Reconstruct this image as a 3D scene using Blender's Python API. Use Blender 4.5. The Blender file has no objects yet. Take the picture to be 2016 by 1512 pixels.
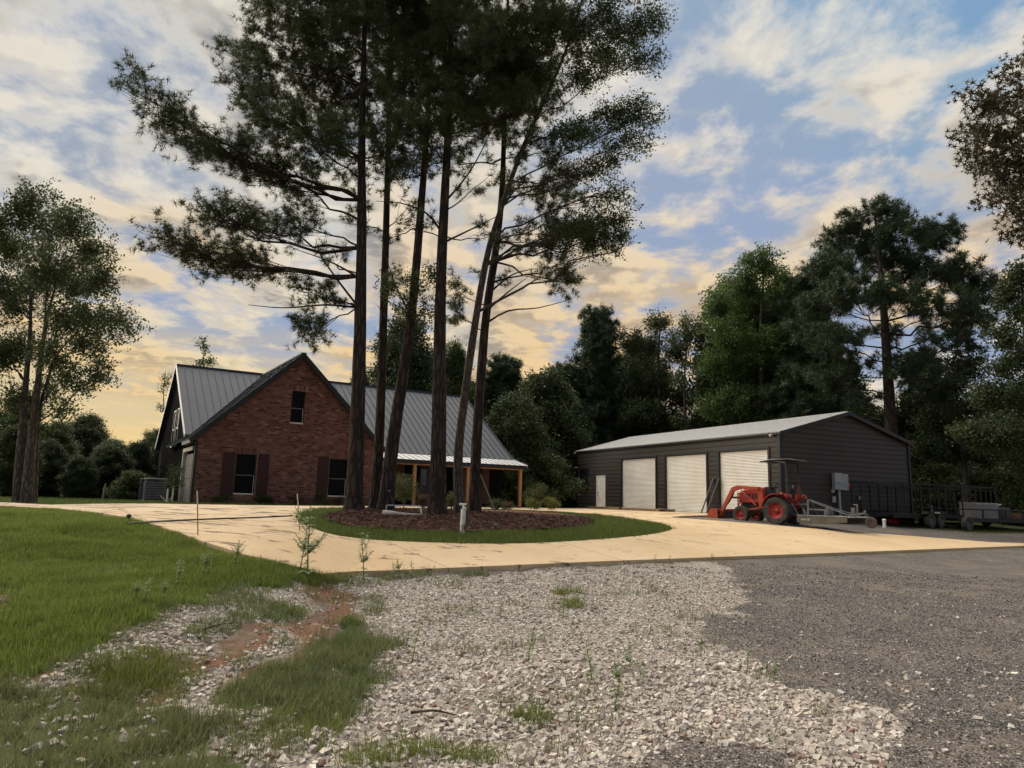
import bpy, math, random
import numpy as np
from mathutils import Vector, Matrix
from mathutils.geometry import delaunay_2d_cdt

rng = np.random.default_rng(11)
random.seed(11)
sc = bpy.context.scene
COL = sc.collection

# ------------------------------------------------------------------ camera
FPX, TH, RO = 1400.0, math.atan(.163), .026
CAM = np.array([0, 0, 1.6])
FW = np.array([0, math.cos(TH), math.sin(TH)])
_r0 = np.array([1, 0, 0.]); _u0 = np.array([0, -math.sin(TH), math.cos(TH)])
RT = math.cos(RO) * _r0 + math.sin(RO) * _u0
UP = -math.sin(RO) * _r0 + math.cos(RO) * _u0
cd = bpy.data.cameras.new('camera'); cam = bpy.data.objects.new('camera', cd); COL.objects.link(cam)
cd.sensor_width = 36; cd.sensor_fit = 'HORIZONTAL'; cd.lens = FPX / 2016 * 36
cd.clip_start = .05; cd.clip_end = 3000
m = Matrix.Identity(4)
for i in range(3):
    m[i][0] = RT[i]; m[i][1] = UP[i]; m[i][2] = -FW[i]; m[i][3] = CAM[i]
cam.matrix_world = m
sc.camera = cam

# ------------------------------------------------------------------ sky, sun, exposure
SUN_AZ, SUN_EL = math.radians(-38), math.radians(40)
sc.view_settings.view_transform = 'Standard'; sc.view_settings.look = 'None'
sc.view_settings.gamma = 1; sc.view_settings.use_curve_mapping = False
sc.view_settings.exposure = 2.5
SUNV = (math.sin(SUN_AZ) * math.cos(SUN_EL), math.cos(SUN_AZ) * math.cos(SUN_EL), math.sin(SUN_EL))
sd = bpy.data.lights.new('sun', 'SUN'); so = bpy.data.objects.new('sun', sd); COL.objects.link(so)
sd.energy = 1.5; sd.angle = math.radians(105); sd.color = (1, .91, .77)
so.rotation_euler = Vector(SUNV).to_track_quat('Z', 'Y').to_euler()

class NT:
    """small helper to write node trees"""
    def __init__(s, tree): s.t = tree; s.n = tree.nodes; s.l = tree.links
    def new(s, typ, **kw):
        o = s.n.new(typ)
        for k, v in kw.items(): setattr(o, k, v)
        return o
    def put(s, node, i, v):
        if hasattr(v, 'is_output') or isinstance(v, bpy.types.NodeSocket): s.l.new(v, node.inputs[i])
        else: node.inputs[i].default_value = v
    def math(s, op, a, b=0.0, c=0.0, clamp=False):
        o = s.new('ShaderNodeMath', operation=op, use_clamp=clamp)
        for i, v in enumerate((a, b, c)): s.put(o, i, v)
        return o.outputs[0]
    def vmath(s, op, a, b=(0, 0, 0)):
        o = s.new('ShaderNodeVectorMath', operation=op); s.put(o, 0, a); s.put(o, 1, b)
        return o.outputs['Value'] if op in ('DOT_PRODUCT', 'LENGTH') else o.outputs[0]
    def mix(s, f, a, b):
        o = s.new('ShaderNodeMix', data_type='RGBA'); s.put(o, 0, f); s.put(o, 6, a); s.put(o, 7, b)
        return o.outputs[2]
    def step(s, x, lo, hi, a=0., b=1., smooth=True):
        o = s.new('ShaderNodeMapRange', interpolation_type='SMOOTHSTEP' if smooth else 'LINEAR')
        for i, v in enumerate((x, lo, hi, a, b)): s.put(o, i, v)
        return o.outputs[0]
    def noise(s, vec, scale=1., det=4., rough=.55, dist=0., lac=2.):
        o = s.new('ShaderNodeTexNoise'); s.put(o, 'Vector', vec)
        s.put(o, 'Scale', scale); s.put(o, 'Detail', det); s.put(o, 'Roughness', rough); s.put(o, 'Distortion', dist); s.put(o, 'Lacunarity', lac)
        return o.outputs['Fac']

def c4(c): return (c[0], c[1], c[2], 1)

w = bpy.data.worlds.new('World'); sc.world = w; w.use_nodes = True
w.node_tree.nodes.clear(); N = NT(w.node_tree)
sky = N.new('ShaderNodeTexSky', sky_type='NISHITA', sun_disc=False)
sky.sun_elevation = SUN_EL; sky.sun_rotation = SUN_AZ; sky.altitude = 120; sky.air_density = 1.0; sky.dust_density = .7; sky.ozone_density = 1.6
tc = N.new('ShaderNodeTexCoord'); D = N.vmath('NORMALIZE', tc.outputs['Generated'])
sep = N.new('ShaderNodeSeparateXYZ'); N.put(sep, 0, D); dx, dy, dz = sep.outputs
zz = N.math('ADD', N.math('MAXIMUM', dz, 0.0), .10)
px = N.math('DIVIDE', dx, zz); py = N.math('DIVIDE', dy, zz)
def cloud(ox, oy, sx, sy, scale, det, rough, dist=.35):
    cv = N.new('ShaderNodeCombineXYZ'); N.put(cv, 0, N.math('MULTIPLY_ADD', px, sx, ox)); N.put(cv, 1, N.math('MULTIPLY_ADD', py, sy, oy)); N.put(cv, 2, .3)
    return N.noise(cv.outputs[0], scale, det, rough, dist)
toward = N.vmath('DOT_PRODUCT', D, (math.sin(SUN_AZ), math.cos(SUN_AZ), 0))       # 1 under the sun, -1 opposite
tw = N.step(toward, -.6, 1.0, 0., 1.)
CX, CY, PX, PY = 31.9, 14.8, 8.3, 12.7
bands = cloud(CX, CY, 1.0, .55, .62, 2, .5)                                # big patches
puffs = cloud(CX + 5.2, CY + .4, 1.0, .82, 3.6, 7, .60, .22)               # broken cloud
puffs2 = cloud(CX + 5.2 + .07, CY + .4 - .05, 1.0, .82, 3.6, 3, .60, .22)
veil = cloud(9.3, 4.4, .55, 1.1, .9, 4, .6, 1.0)
cover = N.math('ADD', N.math('ADD', N.math('MULTIPLY', bands, .75), N.math('MULTIPLY', puffs, .85)), N.math('MULTIPLY', tw, .06))
alpha = N.step(cover, .72, .90)
thick = N.step(cover, .79, .95)
lit = N.step(N.math('SUBTRACT', puffs, puffs2), -.06, .08)                 # edges that face the sun
low = N.step(dz, 0.02, .40, 1., 0.)
warm = N.math('MULTIPLY', low, N.step(toward, .0, .95))
hi_c = N.mix(warm, (5.2, 4.8, 4.1, 1), (5.4, 4.2, 2.4, 1))
sh_c = N.mix(warm, (1.55, 1.62, 1.75, 1), (2.1, 1.85, 1.5, 1))
ccol = N.mix(N.math('MULTIPLY', thick, N.math('SUBTRACT', 1.0, N.math('MULTIPLY', lit, .8))), hi_c, sh_c)
peach = N.math('MULTIPLY', N.step(cloud(PX, PY, 1., .6, .7, 2, .5), .42, .56), N.math('MULTIPLY', N.step(dz, .14, .55, 1., 0.), .92))
ccol = N.mix(peach, ccol, N.mix(lit, (3.3, 2.45, 1.55, 1), (5.0, 3.55, 1.85, 1)))
vd = N.math('MULTIPLY', N.step(veil, .40, .70), N.math('MULTIPLY_ADD', tw, .5, .34))
blue = N.vmath('MINIMUM', N.vmath('MULTIPLY', sky.outputs[0], (.95, 1.02, 1.14)), (1.8, 2.3, 3.3))   # a thin veil dulls the glare round the hidden sun
skyc = N.mix(vd, blue, N.mix(warm, (2.15, 2.4, 2.75, 1), (4.0, 3.2, 2.0, 1)))
glow = N.math('MULTIPLY', N.step(dz, -.02, .25, 1., 0.), N.step(toward, .25, 1.0))
skyc = N.mix(N.math('MULTIPLY', glow, .85), skyc, (5.0, 3.6, 1.25, 1))
allc = N.mix(alpha, skyc, ccol)
allc = N.mix(N.math('MULTIPLY', glow, .62), allc, (5.9, 4.4, 1.9, 1))
bg = N.new('ShaderNodeBackground'); N.put(bg, 0, allc); N.put(bg, 1, .030)
wo = N.new('ShaderNodeOutputWorld'); N.l.new(bg.outputs[0], wo.inputs[0])
w.cycles.sampling_method = 'MANUAL'; w.cycles.sample_map_resolution = 512

# ------------------------------------------------------------------ pixel <-> place
def ray(px, py):
    d = FW + RT * (px - 1008) / FPX + UP * (756 - py) / FPX
    return d / d[1]
def P(px, py, y): return CAM + ray(px, py) * y                  # the point at depth y seen at that pixel
def proj(p):
    d = np.asarray(p, float) - CAM; wq = d @ FW
    return 1008 + FPX * (d @ RT) / wq, 756 - FPX * (d @ UP) / wq
_w = np.linspace(-60, 140, 2001)
_z = np.interp(_w, [-60, -9, -5, -2, 0, 3, 6, 9, 12, 20, 60, 140], [0, 0, .06, .17, .30, .64, .93, 1.09, 1.13, 1.14, 1.14, 1.14])
_k = np.ones(15) / 15
_z = np.convolve(np.pad(_z, 7, mode='edge'), _k, 'valid')
def smooth(t): t = np.clip(t, 0, 1); return t * t * (3 - 2 * t)
def gz(x, y):
    """height of the ground"""
    x = np.asarray(x, float); y = np.asarray(y, float)
    wv = -.565 * (x + 2.6) + .825 * (y - 11.7)
    z = np.interp(wv, _w, _z)
    bank = smooth((-x - 1.6 - .10 * (y - 6)) / 2.2) * smooth((y - 4.5) / 3.5) * smooth((17.5 - y) / 6)       # the lawn bank
    z = z + .30 * bank
    isl = np.exp(-(((x + 1.0) / 4.2) ** 2 + ((y - 20.3) / 2.8) ** 2) ** 1.5)
    return z + .10 * isl
def G(px, py):
    """the ground point seen at that pixel"""
    d = ray(px, py); t = 2.0
    while t < 200:
        p = CAM + d * t
        if p[2] <= gz(p[0], p[1]): break
        t += .1
    a, b = t - .1, t
    for _ in range(30):
        c = (a + b) / 2; p = CAM + d * c
        if p[2] <= gz(p[0], p[1]): b = c
        else: a = c
    p = CAM + d * b; p[2] = gz(p[0], p[1]); return p
def on(x, y, dz=0): return np.array([x, y, float(gz(x, y)) + dz])

# ------------------------------------------------------------------ mesh helpers
def mk(name, V, F, mat=None, parent=None, sm=False, attrs=None):
    """one mesh object from numpy vertices and a list of (n,k) face arrays"""
    me = bpy.data.meshes.new(name); V = np.ascontiguousarray(V, np.float32)
    F = [np.asarray(f, np.int32) for f in F if len(f)]
    me.vertices.add(len(V)); me.vertices.foreach_set('co', V.ravel())
    nl = sum(f.size for f in F); npoly = sum(len(f) for f in F)
    me.loops.add(nl); me.polygons.add(npoly)
    me.loops.foreach_set('vertex_index', np.concatenate([f.ravel() for f in F]))
    tot = np.concatenate([np.full(len(f), f.shape[1], np.int32) for f in F])
    me.polygons.foreach_set('loop_start', np.concatenate([[0], np.cumsum(tot)[:-1]]).astype(np.int32))
    me.polygons.foreach_set('loop_total', tot)
    if attrs:
        for k, a in attrs.items():
            at = me.attributes.new(k, 'FLOAT_COLOR', 'POINT'); at.data.foreach_set('color', np.ascontiguousarray(a, np.float32).ravel())
    me.update(calc_edges=True); me.validate()
    if sm == 'angle': me.shade_smooth(); me.set_sharp_from_angle(angle=math.radians(38))
    elif sm: me.shade_smooth()
    else: me.shade_flat()
    if mat:
        for mm in (mat if isinstance(mat, (list, tuple)) else [mat]): me.materials.append(mm)
    return link(name, me, parent)
def link(name, data, parent=None):
    o = bpy.data.objects.new(name, data); COL.objects.link(o)
    if parent: o.parent = parent
    return o
def tag(o, label=None, cat=None, group=None, kind=None):
    if label: o['label'] = label
    if cat: o['category'] = cat
    if group: o['group'] = group
    if kind: o['kind'] = kind
    return o
def empty(name, loc, rz=0, label=None, cat=None, group=None, scale=1):
    o = link(name, None); o.location = loc; o.rotation_euler = (0, 0, rz); o.scale = (scale,) * 3; o.empty_display_size = .2
    return tag(o, label, cat, group)
def copy_tree(o, parent=None):
    c = o.copy(); COL.objects.link(c); c.parent = parent
    for ch in list(o.children): copy_tree(ch, c)
    return c

class B:
    """collects boxes, bars, tubes and prisms into one mesh"""
    def __init__(s): s.V = []; s.F3 = []; s.F4 = []; s.FN = {}; s.n = 0
    def add(s, V, faces):
        V = np.asarray(V, float)
        for f in faces:
            f = [i + s.n for i in f]
            if len(f) == 3: s.F3.append(f)
            elif len(f) == 4: s.F4.append(f)
            else: s.FN.setdefault(len(f), []).append(f)
        s.V.append(V); s.n += len(V); return s
    def box(s, x0, x1, y0, y1, z0, z1, M=None):
        V = np.array([[x, y, z] for x in (x0, x1) for y in (y0, y1) for z in (z0, z1)], float)
        if M is not None: V = V @ np.array(M.to_3x3()).T + np.array(M.translation)
        return s.add(V, [(0, 1, 3, 2), (4, 6, 7, 5), (0, 4, 5, 1), (2, 3, 7, 6), (0, 2, 6, 4), (1, 5, 7, 3)])
    def bar(s, p0, p1, wd, ht=None, up=(0, 0, 1)):
        """box bar between two points"""
        ht = ht or wd; p0 = np.array(p0, float); p1 = np.array(p1, float); d = p1 - p0; L = np.linalg.norm(d); d /= L
        u = np.array(up, float)
        if abs(u @ d) > .95: u = np.array([1., 0, 0])
        a = np.cross(d, u); a /= np.linalg.norm(a); b = np.cross(a, d)
        V = [p + a * i * wd / 2 + b * j * ht / 2 for p in (p0, p1) for i in (-1, 1) for j in (-1, 1)]
        return s.add(V, [(0, 1, 3, 2), (4, 6, 7, 5), (0, 4, 5, 1), (2, 3, 7, 6), (0, 2, 6, 4), (1, 5, 7, 3)])
    def tube(s, pts, r, n=8, caps=True):
        V, F = tube(pts, r, n, caps); return s.add(V, F)
    def lathe(s, prof, axis='z', c=(0, 0, 0), n=24):
        """prof: (radius, along) pairs turned about an axis"""
        V = []; k = len(prof)
        for i in range(n):
            a = 2 * math.pi * i / n
            for r, h in prof:
                q = (r * math.cos(a), r * math.sin(a), h)
                if axis == 'y': q = (q[0], q[2], q[1])
                if axis == 'x': q = (q[2], q[0], q[1])
                V.append(np.array(q) + c)
        F = [(i * k + j, ((i + 1) % n) * k + j, ((i + 1) % n) * k + j + 1, i * k + j + 1) for i in range(n) for j in range(k - 1)]
        return s.add(V, F)
    def prism(s, pts, lo, hi, axis='y'):
        """outline pushed along an axis; pts are the two other coordinates in order"""
        k = len(pts); V = []
        for h in (lo, hi):
            for a, b in pts:
                V.append({'y': (a, h, b), 'x': (h, a, b), 'z': (a, b, h)}[axis])
        F = [tuple(range(k))[::-1], tuple(range(k, 2 * k))] + [(i, (i + 1) % k, k + (i + 1) % k, k + i) for i in range(k)]
        return s.add(V, F)
    def data(s):
        F = [s.F3, s.F4] + [s.FN[k] for k in s.FN]
        return np.concatenate(s.V), [f for f in F if f]
    def build(s, name, mat, parent=None, bev=0, sm=False):
        V, F = s.data(); o = mk(name, V, F, mat, parent, sm or ('angle' if len(V) > 30 else False))
        if bev:
            b = o.modifiers.new('bevel', 'BEVEL'); b.width = bev; b.segments = 2; b.limit_method = 'ANGLE'; b.angle_limit = .6
        return o
def tube(pts, r, n=6, caps=False, wob=0.):
    """tapered tube along points"""
    pts = np.asarray(pts, float); k = len(pts); r = np.broadcast_to(np.asarray(r, float), (k,))
    t = np.gradient(pts, axis=0); t /= np.linalg.norm(t, axis=1)[:, None] + 1e-9
    u = np.cross(t[0], [.3, .9, .1] if abs(t[0][2]) > .5 else [0, 0, 1.]); u /= np.linalg.norm(u) + 1e-9
    V = []; a = np.arange(n) * 2 * math.pi / n
    for i in range(k):
        u = u - t[i] * (u @ t[i]); u /= np.linalg.norm(u) + 1e-9; v = np.cross(t[i], u)
        rr = r[i] * (1 + (rng.uniform(-wob, wob, n) if wob else 0))
        V.append(pts[i] + np.outer(np.cos(a) * rr, u) + np.outer(np.sin(a) * rr, v))
    V = np.concatenate(V)
    F = [(i * n + j, i * n + (j + 1) % n, (i + 1) * n + (j + 1) % n, (i + 1) * n + j) for i in range(k - 1) for j in range(n)]
    if caps: F += [tuple(range(n))[::-1], tuple(range((k - 1) * n, k * n))]
    return V, F

# ------------------------------------------------------------------ materials
MATS = {}
def M(name, col, rough=.7, metal=0., col2=None, scale=6., det=5., lo=.35, hi=.65, bump=0., bscale=None, stretch=(1, 1, 1), spec=.4, isl=0., coord='Object', coat=0.):
    """two-tone noise material with fine relief"""
    if name in MATS: return MATS[name]
    mt = bpy.data.materials.new(name); mt.use_nodes = True; mt.node_tree.nodes.clear(); n = NT(mt.node_tree)
    tcn = n.new('ShaderNodeTexCoord'); mp = n.new('ShaderNodeMapping'); n.put(mp, 0, tcn.outputs[coord]); mp.inputs['Scale'].default_value = stretch
    v = mp.outputs[0]; f = n.noise(v, scale, det, .6)
    col2 = col2 or tuple(c * .75 for c in col)
    c = n.mix(n.step(f, lo, hi), c4(col2), c4(col))
    if isl:
        g = n.new('ShaderNodeNewGeometry'); oi = n.new('ShaderNodeObjectInfo')
        rr = n.math('FRACT', n.math('ADD', g.outputs['Random Per Island'], oi.outputs['Random']))
        hs = n.new('ShaderNodeHueSaturation'); n.put(hs, 'Value', n.math('MULTIPLY_ADD', rr, isl * 2, 1 - isl)); n.put(hs, 'Hue', n.math('MULTIPLY_ADD', rr, isl * .06, .5 - isl * .03)); n.put(hs, 'Color', c); c = hs.outputs[0]
    p = n.new('ShaderNodeBsdfPrincipled'); n.put(p, 'Base Color', c); n.put(p, 'Roughness', n.math('MULTIPLY_ADD', f, .2, rough - .1)); n.put(p, 'Metallic', metal); n.put(p, 'Specular IOR Level', spec); n.put(p, 'Coat Weight', coat)
    if bump:
        bn = n.new('ShaderNodeBump'); n.put(bn, 'Strength', min(1, bump)); n.put(bn, 'Distance', .02 * max(1, bump)); n.put(bn, 'Height', n.noise(v, bscale or scale * 4, 6, .65)); n.l.new(bn.outputs[0], p.inputs['Normal'])
    o = n.new('ShaderNodeOutputMaterial'); n.l.new(p.outputs[0], o.inputs[0]); MATS[name] = mt; return mt
def leafmat(name, col, col2, trans=.35, rough=.5, var=.35):
    """thin leaf: reflects and lets some light through, every leaf a little different"""
    mt = bpy.data.materials.new(name); mt.use_nodes = True; mt.node_tree.nodes.clear(); n = NT(mt.node_tree)
    g = n.new('ShaderNodeNewGeometry'); oi = n.new('ShaderNodeObjectInfo')
    f = n.noise(g.outputs['Position'], .55, 2, .5)
    rr = n.math('FRACT', n.math('ADD', g.outputs['Random Per Island'], oi.outputs['Random']))
    c = n.mix(n.math('MULTIPLY_ADD', rr, .6, n.math('MULTIPLY_ADD', f, 1.6, -.6), clamp=True), c4(col), c4(col2))
    hs = n.new('ShaderNodeHueSaturation'); n.put(hs, 'Value', n.math('MULTIPLY_ADD', rr, var * 2, 1 - var)); n.put(hs, 'Color', c); c = hs.outputs[0]
    d = n.new('ShaderNodeBsdfPrincipled'); n.put(d, 'Base Color', c); n.put(d, 'Roughness', rough); n.put(d, 'Specular IOR Level', .25)
    t = n.new('ShaderNodeBsdfTranslucent'); n.put(t, 0, c)
    mx = n.new('ShaderNodeMixShader'); n.put(mx, 0, trans); n.l.new(d.outputs[0], mx.inputs[1]); n.l.new(t.outputs[0], mx.inputs[2])
    o = n.new('ShaderNodeOutputMaterial'); n.l.new(mx.outputs[0], o.inputs[0]); return mt
def barkmat(name, col, col2, vs=(9, 9, 1.6), depth=.035):
    mt = bpy.data.materials.new(name); mt.use_nodes = True; mt.node_tree.nodes.clear(); n = NT(mt.node_tree)
    g = n.new('ShaderNodeNewGeometry'); mp = n.new('ShaderNodeMapping'); n.put(mp, 0, g.outputs['Position']); mp.inputs['Scale'].default_value = vs
    wv = n.new('ShaderNodeVectorMath', operation='ADD'); n.put(wv, 0, mp.outputs[0])
    nz = n.new('ShaderNodeTexNoise'); n.put(nz, 'Vector', mp.outputs[0]); n.put(nz, 'Scale', .8); n.put(nz, 'Detail', 3.)
    n.l.new(nz.outputs['Color'], wv.inputs[1])
    vo = n.new('ShaderNodeTexVoronoi', feature='DISTANCE_TO_EDGE'); n.put(vo, 'Vector', wv.outputs[0]); n.put(vo, 'Scale', 1.)
    h = n.step(vo.outputs[0], 0., .28); fine = n.noise(mp.outputs[0], 5, 5, .7)
    c = n.mix(h, c4([q * .35 for q in col]), n.mix(fine, c4(col2), c4(col)))
    p = n.new('ShaderNodeBsdfPrincipled'); n.put(p, 'Base Color', c); n.put(p, 'Roughness', .95); n.put(p, 'Specular IOR Level', .1)
    b = n.new('ShaderNodeBump'); n.put(b, 'Strength', 1.); n.put(b, 'Distance', depth); n.put(b, 'Height', n.math('MULTIPLY_ADD', fine, .35, h)); n.l.new(b.outputs[0], p.inputs['Normal'])
    o = n.new('ShaderNodeOutputMaterial'); n.l.new(p.outputs[0], o.inputs[0]); return mt

black = M('black_paint', (.012, .012, .014), .5, col2=(.02, .02, .022), spec=.3)
blackboard = M('black_boards', (.006, .006, .007), .95, col2=(.009, .009, .010), scale=3, spec=.05, bump=.2)
white = M('white_paint', (.74, .72, .66), .5, col2=(.62, .59, .52), scale=2.5)
galv = M('galvanised_metal', (.42, .41, .39), .5, .1, col2=(.36, .35, .33), scale=1.3)
steel = M('dull_steel', (.33, .33, .33), .45, .6, col2=(.22, .21, .2), scale=9)
rubber = M('tyre_rubber', (.028, .026, .024), .9, col2=(.075, .062, .048), scale=5, bump=.4)
rust = M('rusty_steel', (.10, .045, .03), .85, col2=(.05, .03, .025), scale=7, bump=.4)

# ------------------------------------------------------------------ ground
def inpoly(px, py, poly):
    poly = np.asarray(poly, float); inside = np.zeros(np.shape(px), bool); j = len(poly) - 1
    for i in range(len(poly)):
        xi, yi = poly[i]; xj, yj = poly[j]
        if yi != yj:
            c = ((yi > py) != (yj > py)) & (px < (xj - xi) * (py - yi) / (yj - yi) + xi); inside ^= c
        j = i
    return inside
def nz2(x, y, s, seed=0):
    """cheap value noise"""
    xs = np.asarray(x) * s + seed * 17.3; ys = np.asarray(y) * s + seed * 9.1
    ix = np.floor(xs).astype(np.int64); iy = np.floor(ys).astype(np.int64); fx = smooth(xs - ix); fy = smooth(ys - iy)
    def h(a, b):
        n = (a * 374761393 + b * 668265263 + seed * 974711) & 0x7fffffff; n = ((n ^ (n >> 13)) * 1274126177) & 0x7fffffff
        return ((n ^ (n >> 16)) & 0xffff) / 65535.
    return (h(ix, iy) * (1 - fx) + h(ix + 1, iy) * fx) * (1 - fy) + (h(ix, iy + 1) * (1 - fx) + h(ix + 1, iy + 1) * fx) * fy
def gpoly(pts): return [G(*q)[:2] for q in pts]

# drive: straight front edge, loop round the island, apron before the shop
ISL = gpoly([(577, 1021), (590, 1036), (640, 1058), (720, 1068), (800, 1073), (900, 1076), (1000, 1077), (1100, 1073), (1200, 1066), (1280, 1058), (1322, 1048), (1326, 1043), (1300, 1033), (1240, 1023), (1160, 1014), (1080, 1009), (1000, 1006), (900, 1004.5), (800, 1004), (700, 1004), (630, 1006), (595, 1011)])
ISL = [(p[0], p[1]) for p in ISL]
SHOP_O = P(1540, 1020, 32); SHOP_O[2] = 1.13
_front = [(628, 1139), (700, 1133), (900, 1125), (1200, 1111), (1400, 1103), (1700, 1091), (2016, 1078)]
_left = [(250, 1026), (330, 1049), (400, 1075), (480, 1101), (560, 1119), (610, 1131)]
fr = gpoly(_front); fdir = (fr[-1] - fr[0]) / np.linalg.norm(fr[-1] - fr[0])
tip = fr[-1] + fdir * 3.2
_back_r = [(1950, 1071), (1700, 1052), (1550, 1040), (1440, 1031), (1319, 1022), (1345, 1019), (1380, 1018), (1415, 1017)]
es = np.array([math.sin(math.radians(-25.5)), math.cos(math.radians(-25.5))]); ns = np.array([es[1], -es[0]])
shopb = [SHOP_O[:2] + es * 3.9 - ns * .03, SHOP_O[:2] + es * 13.4 - ns * .03, SHOP_O[:2] + es * 15.6 - ns * .1]
_back = [(1105, 1002.3), (1060, 1001.3), (1000, 1000.4), (900, 999.6), (800, 999.2), (640, 999.5), (520, 999), (400, 997.5), (300, 995.8), (200, 996.5), (100, 999)]
lf = gpoly([(100, 1007.5), (170, 1013)] )
DRIVE = list(fr) + [tip] + gpoly(_back_r) + shopb + gpoly(_back) + [np.array([-24., 22.5]), np.array([-26., 19.0])] + lf + gpoly(_left)
DRIVE = [(float(p[0]), float(p[1])) for p in DRIVE]
def densify(poly, d=.5):
    out = []
    for i in range(len(poly)):
        a = np.array(poly[i]); b = np.array(poly[(i + 1) % len(poly)]); k = max(1, int(np.linalg.norm(b - a) / d))
        out += [tuple(a + (b - a) * t / k) for t in range(k)]
    return out
def smoothpoly(poly, it=2):
    for _ in range(it):
        p = np.array(poly); q = np.roll(p, -1, 0)
        poly = np.stack([p * .75 + q * .25, p * .25 + q * .75], 1).reshape(-1, 2)
    return [tuple(v) for v in poly]
ISL = smoothpoly(ISL, 2)
def sheet(name, poly, hole, dz, thick, mat, grid=.6, mound=None):
    a = densify(poly); h = densify(hole) if hole else []
    xs = np.array(a); lo = xs.min(0); hi = xs.max(0)
    gx, gy = np.meshgrid(np.arange(lo[0], hi[0], grid), np.arange(lo[1], hi[1], grid)); gx = gx.ravel() + rng.uniform(-.1, .1, gx.size); gy = gy.ravel() + rng.uniform(-.1, .1, gy.size)
    k = inpoly(gx, gy, a)
    if h: k &= ~inpoly(gx, gy, h)
    pts = a + h + list(zip(gx[k], gy[k])); na = len(a); nh = len(h)
    edges = [(i, (i + 1) % na) for i in range(na)] + [(na + i, na + (i + 1) % nh) for i in range(nh)]
    vo, eo, fo, ov, oe, of = delaunay_2d_cdt([Vector((float(p[0]), float(p[1]))) for p in pts], edges, [], 0, 1e-5)
    V2 = np.array([(v.x, v.y) for v in vo]); F = np.array([f for f in fo if len(f) == 3])
    cen = V2[F].mean(1); k = inpoly(cen[:, 0], cen[:, 1], a)
    if h: k &= ~inpoly(cen[:, 0], cen[:, 1], h)
    F = F[k]; z = gz(V2[:, 0], V2[:, 1]) + dz
    if mound is not None: z = z + mound(V2[:, 0], V2[:, 1])
    V = np.column_stack([V2, z]); n = len(V)
    a0, b0, c0 = V[F[:, 0]], V[F[:, 1]], V[F[:, 2]]
    flip = np.cross(b0 - a0, c0 - a0)[:, 2] < 0; F[flip] = F[flip][:, ::-1]
    if not thick: return mk(name, V, [F], mat, sm=True)
    ec = {}
    for f in F:
        for i in range(3): e = (f[i], f[(i + 1) % 3]); ec[e] = 1
    Q = [(e[1], e[0], e[0] + n, e[1] + n) for e in ec if (e[1], e[0]) not in ec]
    V = np.concatenate([V, V - [0, 0, thick]])
    return mk(name, V, [F, Q], mat, sm=False)

# zones of the ground, in the photograph's own outline, carried onto the terrain
ZW = [(640, 1150), (690, 1139), (1000, 1127), (1250, 1114), (1395, 1108), (1440, 1118), (1440, 1150), (1490, 1180), (1440, 1212), (1335, 1214), (1380, 1252), (1450, 1292), (1520, 1332), (1560, 1362), (1660, 1380), (1745, 1395), (1785, 1440), (1760, 1480), (1800, 1560), (1640, 1600), (1560, 1480), (1330, 1470), (1180, 1512), (1000, 1600), (560, 1600), (600, 1490), (690, 1400), (775, 1340), (760, 1270), (715, 1215), (690, 1180)]
ZW2 = [(20, 1355), (130, 1300), (250, 1232), (340, 1185), (420, 1160), (470, 1150), (560, 1150), (620, 1165), (600, 1205), (540, 1225), (470, 1240), (420, 1270), (350, 1310), (330, 1285), (250, 1315), (170, 1345), (80, 1360)]
ZW3 = [(310, 1385), (350, 1345), (480, 1290), (600, 1240), (640, 1225), (600, 1260), (500, 1300), (440, 1340), (470, 1390), (560, 1420), (640, 1430), (560, 1500), (470, 1512), (440, 1440), (360, 1400)]
ZS = [(-60, 1345), (120, 1320), (290, 1345), (400, 1300), (520, 1258), (620, 1215), (640, 1185), (600, 1160), (650, 1140), (705, 1150), (715, 1205), (690, 1235), (560, 1275), (430, 1330), (320, 1380), (200, 1350), (60, 1362), (-60, 1380)]
ZS2 = [(-80, 1045), (10, 1050), (22, 1075), (12, 1090), (-80, 1092)]; ZS3 = [(-80, 1150), (8, 1155), (18, 1190), (6, 1205), (-80, 1200)]
ZL = [(-400, 1000), (0, 1003), (100, 1007), (170, 1013), (250, 1026), (330, 1049), (400, 1075), (480, 1101), (560, 1119), (620, 1138), (640, 1150), (560, 1150), (430, 1158), (330, 1190), (240, 1245), (120, 1302), (0, 1340), (-400, 1420)]
ZR = [(-400, 1360), (100, 1352), (320, 1378), (450, 1420), (490, 1512), (480, 1700), (-600, 1700)]
ZR2 = [(420, 1380), (560, 1290), (700, 1240), (770, 1270), (785, 1335), (720, 1390), (640, 1430), (520, 1450)]
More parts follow.
